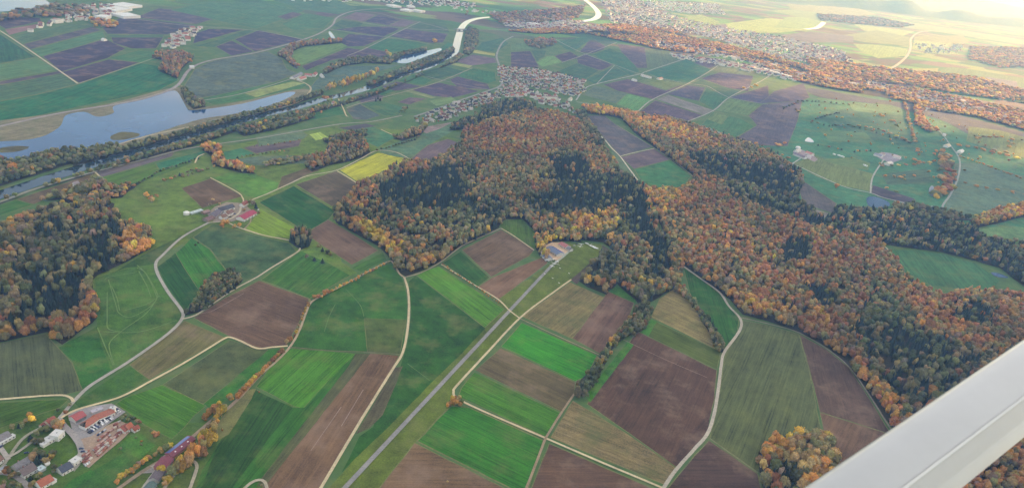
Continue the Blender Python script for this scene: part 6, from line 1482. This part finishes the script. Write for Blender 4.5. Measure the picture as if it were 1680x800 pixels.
# ------------------------------------------------------------------ aircraft wing strut (close to the camera)
def C2W(x, y, depth): return CAM+ray(x, y)*depth
a = C2W(1432, 815, .98); b = C2W(1712, 608, 1.22)     # axis of the strut
d = (b-a).normalized(); a2 = a-d*.7; b2 = b+d*1.6
view = ((a+b)/2-CAM).normalized(); up = view.cross(d).normalized()
if up.dot(Uv) < 0: up = -up
out = up.cross(d).normalized()
if out.dot(view) > 0: out = -out                       # towards the camera
prof = [(.054,.0),(.052,.008),(.046,.0155),(.036,.0215),(.022,.0262),(.006,.0278),(-.006,.0268),(-.0105,.0258),(-.0112,.0272),(-.0140,.0266),(-.0144,.0240),(-.028,.0165),(-.046,.0055),(-.0535,.0),
        (-.046,-.007),(-.028,-.017),(-.004,-.024),(.022,-.024),(.042,-.016),(.051,-.008)]
def strut_mesh(name, prof, lo, hi, mat, col, parent, m=24):
    vs, fs = [], []; n = len(prof)
    for k in range(m):
        p = a2.lerp(b2, lo+(hi-lo)*k/(m-1))
        for q, r_ in prof: vs.append(tuple(p+up*q+out*r_))
    for k in range(m-1):
        for i in range(n): fs.append((k*n+i, k*n+(i+1) % n, (k+1)*n+(i+1) % n, (k+1)*n+i))
    fs += [tuple(range(n)), tuple(range((m-1)*n, m*n))]
    o = meshobj(name, vs, fs, MAT[mat], parent, None, col)
    bm = bmesh.new(); bm.from_mesh(o.data); bmesh.ops.recalc_face_normals(bm, faces=bm.faces); bm.to_mesh(o.data); bm.free()
    for p in o.data.polygons: p.use_smooth = True
    return o
t = NT('strut_paint'); pos = t.n('ShaderNodeNewGeometry').outputs['Position']
f = t.mapr(t.noise(pos, 14, 4, .6), .3, .7, .96, 1.03)
rgb = t.n('ShaderNodeRGB'); rgb.outputs[0].default_value = (.46, .465, .445, 1)
b_ = t.n('ShaderNodeBsdfPrincipled', Roughness=.38); t.t.links.new(t.scalecol(rgb.outputs[0], f), b_.inputs['Base Color']); b_.inputs['Coat Weight'].default_value = .3
t.n('ShaderNodeOutputMaterial', Surface=b_.outputs[0]); MAT['strut_paint'] = t.m
st = strut_mesh('wing_strut', prof, 0, 1, 'strut_paint', (1, 1, 1), None)
tag(st, 'pale grey painted aircraft wing strut crossing the lower right corner', 'wing strut')
mod = st.modifiers.new('e', 'EDGE_SPLIT'); mod.split_angle = math.radians(38)
# worn tape along the joint: a thin strip with chipped edge
vs, fs = [], []; m = 90
for k in range(m):
    p = a2.lerp(b2, .1+.8*k/(m-1)); w = .0009*(1+.5*random.uniform(-1, 1)*(random.random() < .3))
    for q, r_ in ((-.0118+w, .0276), (-.0141-w*.3, .0270), (-.0146-w*.3, .0238), (-.0120, .0250)): vs.append(tuple(p+up*q+out*r_))
for k in range(m-1): fs += [(k*4+i, k*4+(i+1) % 4, k*4+4+(i+1) % 4, k*4+4+i) for i in range(4)]
o = meshobj('edge_tape', vs, fs, MAT['painted'], st, None, (.62, .62, .58))
# ------------------------------------------------------------------ sun, sky, added cloud bank, haze
AZ, EL = math.radians(50), math.radians(13)
sd = Vector((math.sin(AZ)*math.cos(EL), math.cos(AZ)*math.cos(EL), math.sin(EL)))
sun = bpy.data.lights.new('sun', 'SUN'); sun.energy = 2.9; sun.angle = math.radians(.53); sun.color = (1, .66, .30)
so = bpy.data.objects.new('sun', sun); COL.objects.link(so); so.rotation_mode = 'QUATERNION'; so.rotation_quaternion = sd.to_track_quat('Z', 'Y'); so.location = (0, 0, 3000)
w = NT('World', True); sc.world = w.m
sky = w.n('ShaderNodeTexSky', _sky_type='NISHITA', _sun_disc=False, _sun_elevation=EL, _sun_rotation=AZ, _altitude=800, _air_density=1.0, _dust_density=1.5, _ozone_density=1.0)
tc = w.n('ShaderNodeTexCoord').outputs['Generated']
sp = w.n('ShaderNodeSeparateXYZ', i0=tc)
zz = w.math('MAXIMUM', sp.outputs[2], .05)
pv = w.comb(w.math('DIVIDE', sp.outputs[0], zz), w.math('DIVIDE', sp.outputs[1], zz), 0.0)
nz = w.noise(pv, .55, 6, .6)
cf = w.mapr(nz, .47, .64, .12, .9)
cf = w.math('MINIMUM', w.math('MAXIMUM', cf, .12), .9)
bright = w.n('ShaderNodeVectorMath', _operation='SCALE', i0=(5.6, 4.9, 4.2), Scale=w.mapr(nz, .45, .75, 1.1, .75)).outputs[0]
c = w.mix(cf, sky.outputs[0], bright)
sdn = w.n('ShaderNodeVectorMath', _operation='DOT_PRODUCT', i0=tc, i1=tuple(sd)).outputs['Value']
lobe = w.math('POWER', w.math('MAXIMUM', sdn, 0.0), 3.0)
warm = w.n('ShaderNodeVectorMath', _operation='SCALE', i0=(1.0, .90, .76), Scale=w.math('MULTIPLY', lobe, 4.5)).outputs[0]
c = w.n('ShaderNodeVectorMath', _operation='ADD', i0=c, i1=warm).outputs[0]
bg = w.n('ShaderNodeBackground', i0=c, i1=.055); w.n('ShaderNodeOutputWorld', Surface=bg.outputs[0])
# unseen cloud bank, added and shaped to keep the sun off the near country
s2 = Vector((math.sin(AZ), math.cos(AZ))); l2 = Vector((math.cos(AZ), -math.sin(AZ)))
bd = []
for x, y in [(300,-30),(700,-4),(860,16),(960,62),(1100,98),(1260,142),(1400,168),(1500,187),(1600,212),(1680,242)]:
    q = Vector(P(x, y)); bd.append((q.dot(l2), q.dot(s2)))
bd.sort(); print('shadow line', [(round(a_), round(b_)) for a_, b_ in bd])
ls, bs = np.array([b_[0] for b_ in bd]), np.array([b_[1] for b_ in bd])
D = 16000.0; vs, fs = [], []; nl, nk = 600, 26
notch = []  # gaps in the added bank's lower edge, placed to throw sun patches
for x, y, w_ in ((1108,146,150),(1215,118,120),(1192,190,120),(1650,232,170),(1620,272,120),(1290,128,90),(1420,214,90)):
    q = Vector(P(x, y)); notch.append((q.dot(l2), max(0, float(np.interp(q.dot(l2), ls, bs))-q.dot(s2))*math.tan(EL)+20, w_))
print('notches', [(round(a_), round(b_)) for a_, b_, c_ in notch])
for i in range(nl):
    l = -22000+44000*i/(nl-1); bb = float(np.interp(l, ls, bs))
    zl = (D-bb)*math.tan(EL); hgt = 2600; nt_ = sum(A_*math.exp(-((l-l0)/w_)**2) for l0, A_, w_ in notch); zl += nt_; hgt -= nt_; zc = zl+hgt/2
    taper = min(1, (1-abs(l)/22500)*6)
    for k in range(nk):
        th = 2*math.pi*k/nk
        nq = .13*math.sin(i*.9+k*1.3)+.1*math.sin(i*.37+k*2.1+1)+.07*math.sin(i*2.1-k*.7)
        low = max(0, -math.sin(th))
        rz = hgt/2*(1+nq*(1-.93*low**.7)+.03*math.sin(i*1.7)+.03*math.sin(i*.61+2)+.035*math.sin(i*2.9+1)); ry = 1500*(1+nq)
        p = s2*(D+ry*math.cos(th)*taper)+l2*l
        vs.append((p.x, p.y, zc+rz*math.sin(th)*max(taper, .05)))
for i in range(nl-1):
    for k in range(nk): fs.append((i*nk+k, i*nk+(k+1) % nk, (i+1)*nk+(k+1) % nk, (i+1)*nk+k))
fs += [tuple(range(nk)), tuple(range((nl-1)*nk, nl*nk))]
simple('shade_cloud_white', (.85, .85, .86), 1.0, 0, .03, .001)
o = meshobj('shade_cloud', vs, fs, MAT['shade_cloud_white'])
for p in o.data.polygons: p.use_smooth = True
tag(o, kind='structure')
# haze
vs, fs = [], []; box(vs, fs, -39000, 39000, -39000, 39000, -1, 560)
t = NT('haze'); pvm = t.n('ShaderNodeVolumePrincipled', Density=.95e-4, Anisotropy=.12, Color=(.26, .50, 1.0, 1)); pvm.inputs['Absorption Color'].default_value = (1, 1, 1, 1); t.n('ShaderNodeOutputMaterial', Volume=pvm.outputs[0])
MAT['haze'] = t.m
hz = meshobj('haze', vs, fs, MAT['haze']); tag(hz, kind='stuff', label='thin blue autumn haze over the valley', cat='haze')
# ------------------------------------------------------------------ output
sc.render.engine = 'CYCLES'
sc.cycles.use_denoising = True
sc.cycles.max_bounces = 5; sc.cycles.diffuse_bounces = 2; sc.cycles.glossy_bounces = 2; sc.cycles.transmission_bounces = 2; sc.cycles.volume_bounces = 1
sc.cycles.use_adaptive_sampling = True; sc.cycles.adaptive_threshold = .01
sc.view_settings.view_transform = 'Standard'; sc.view_settings.look = 'None'; sc.view_settings.exposure = 2.58; sc.view_settings.gamma = 1; sc.view_settings.use_curve_mapping = False
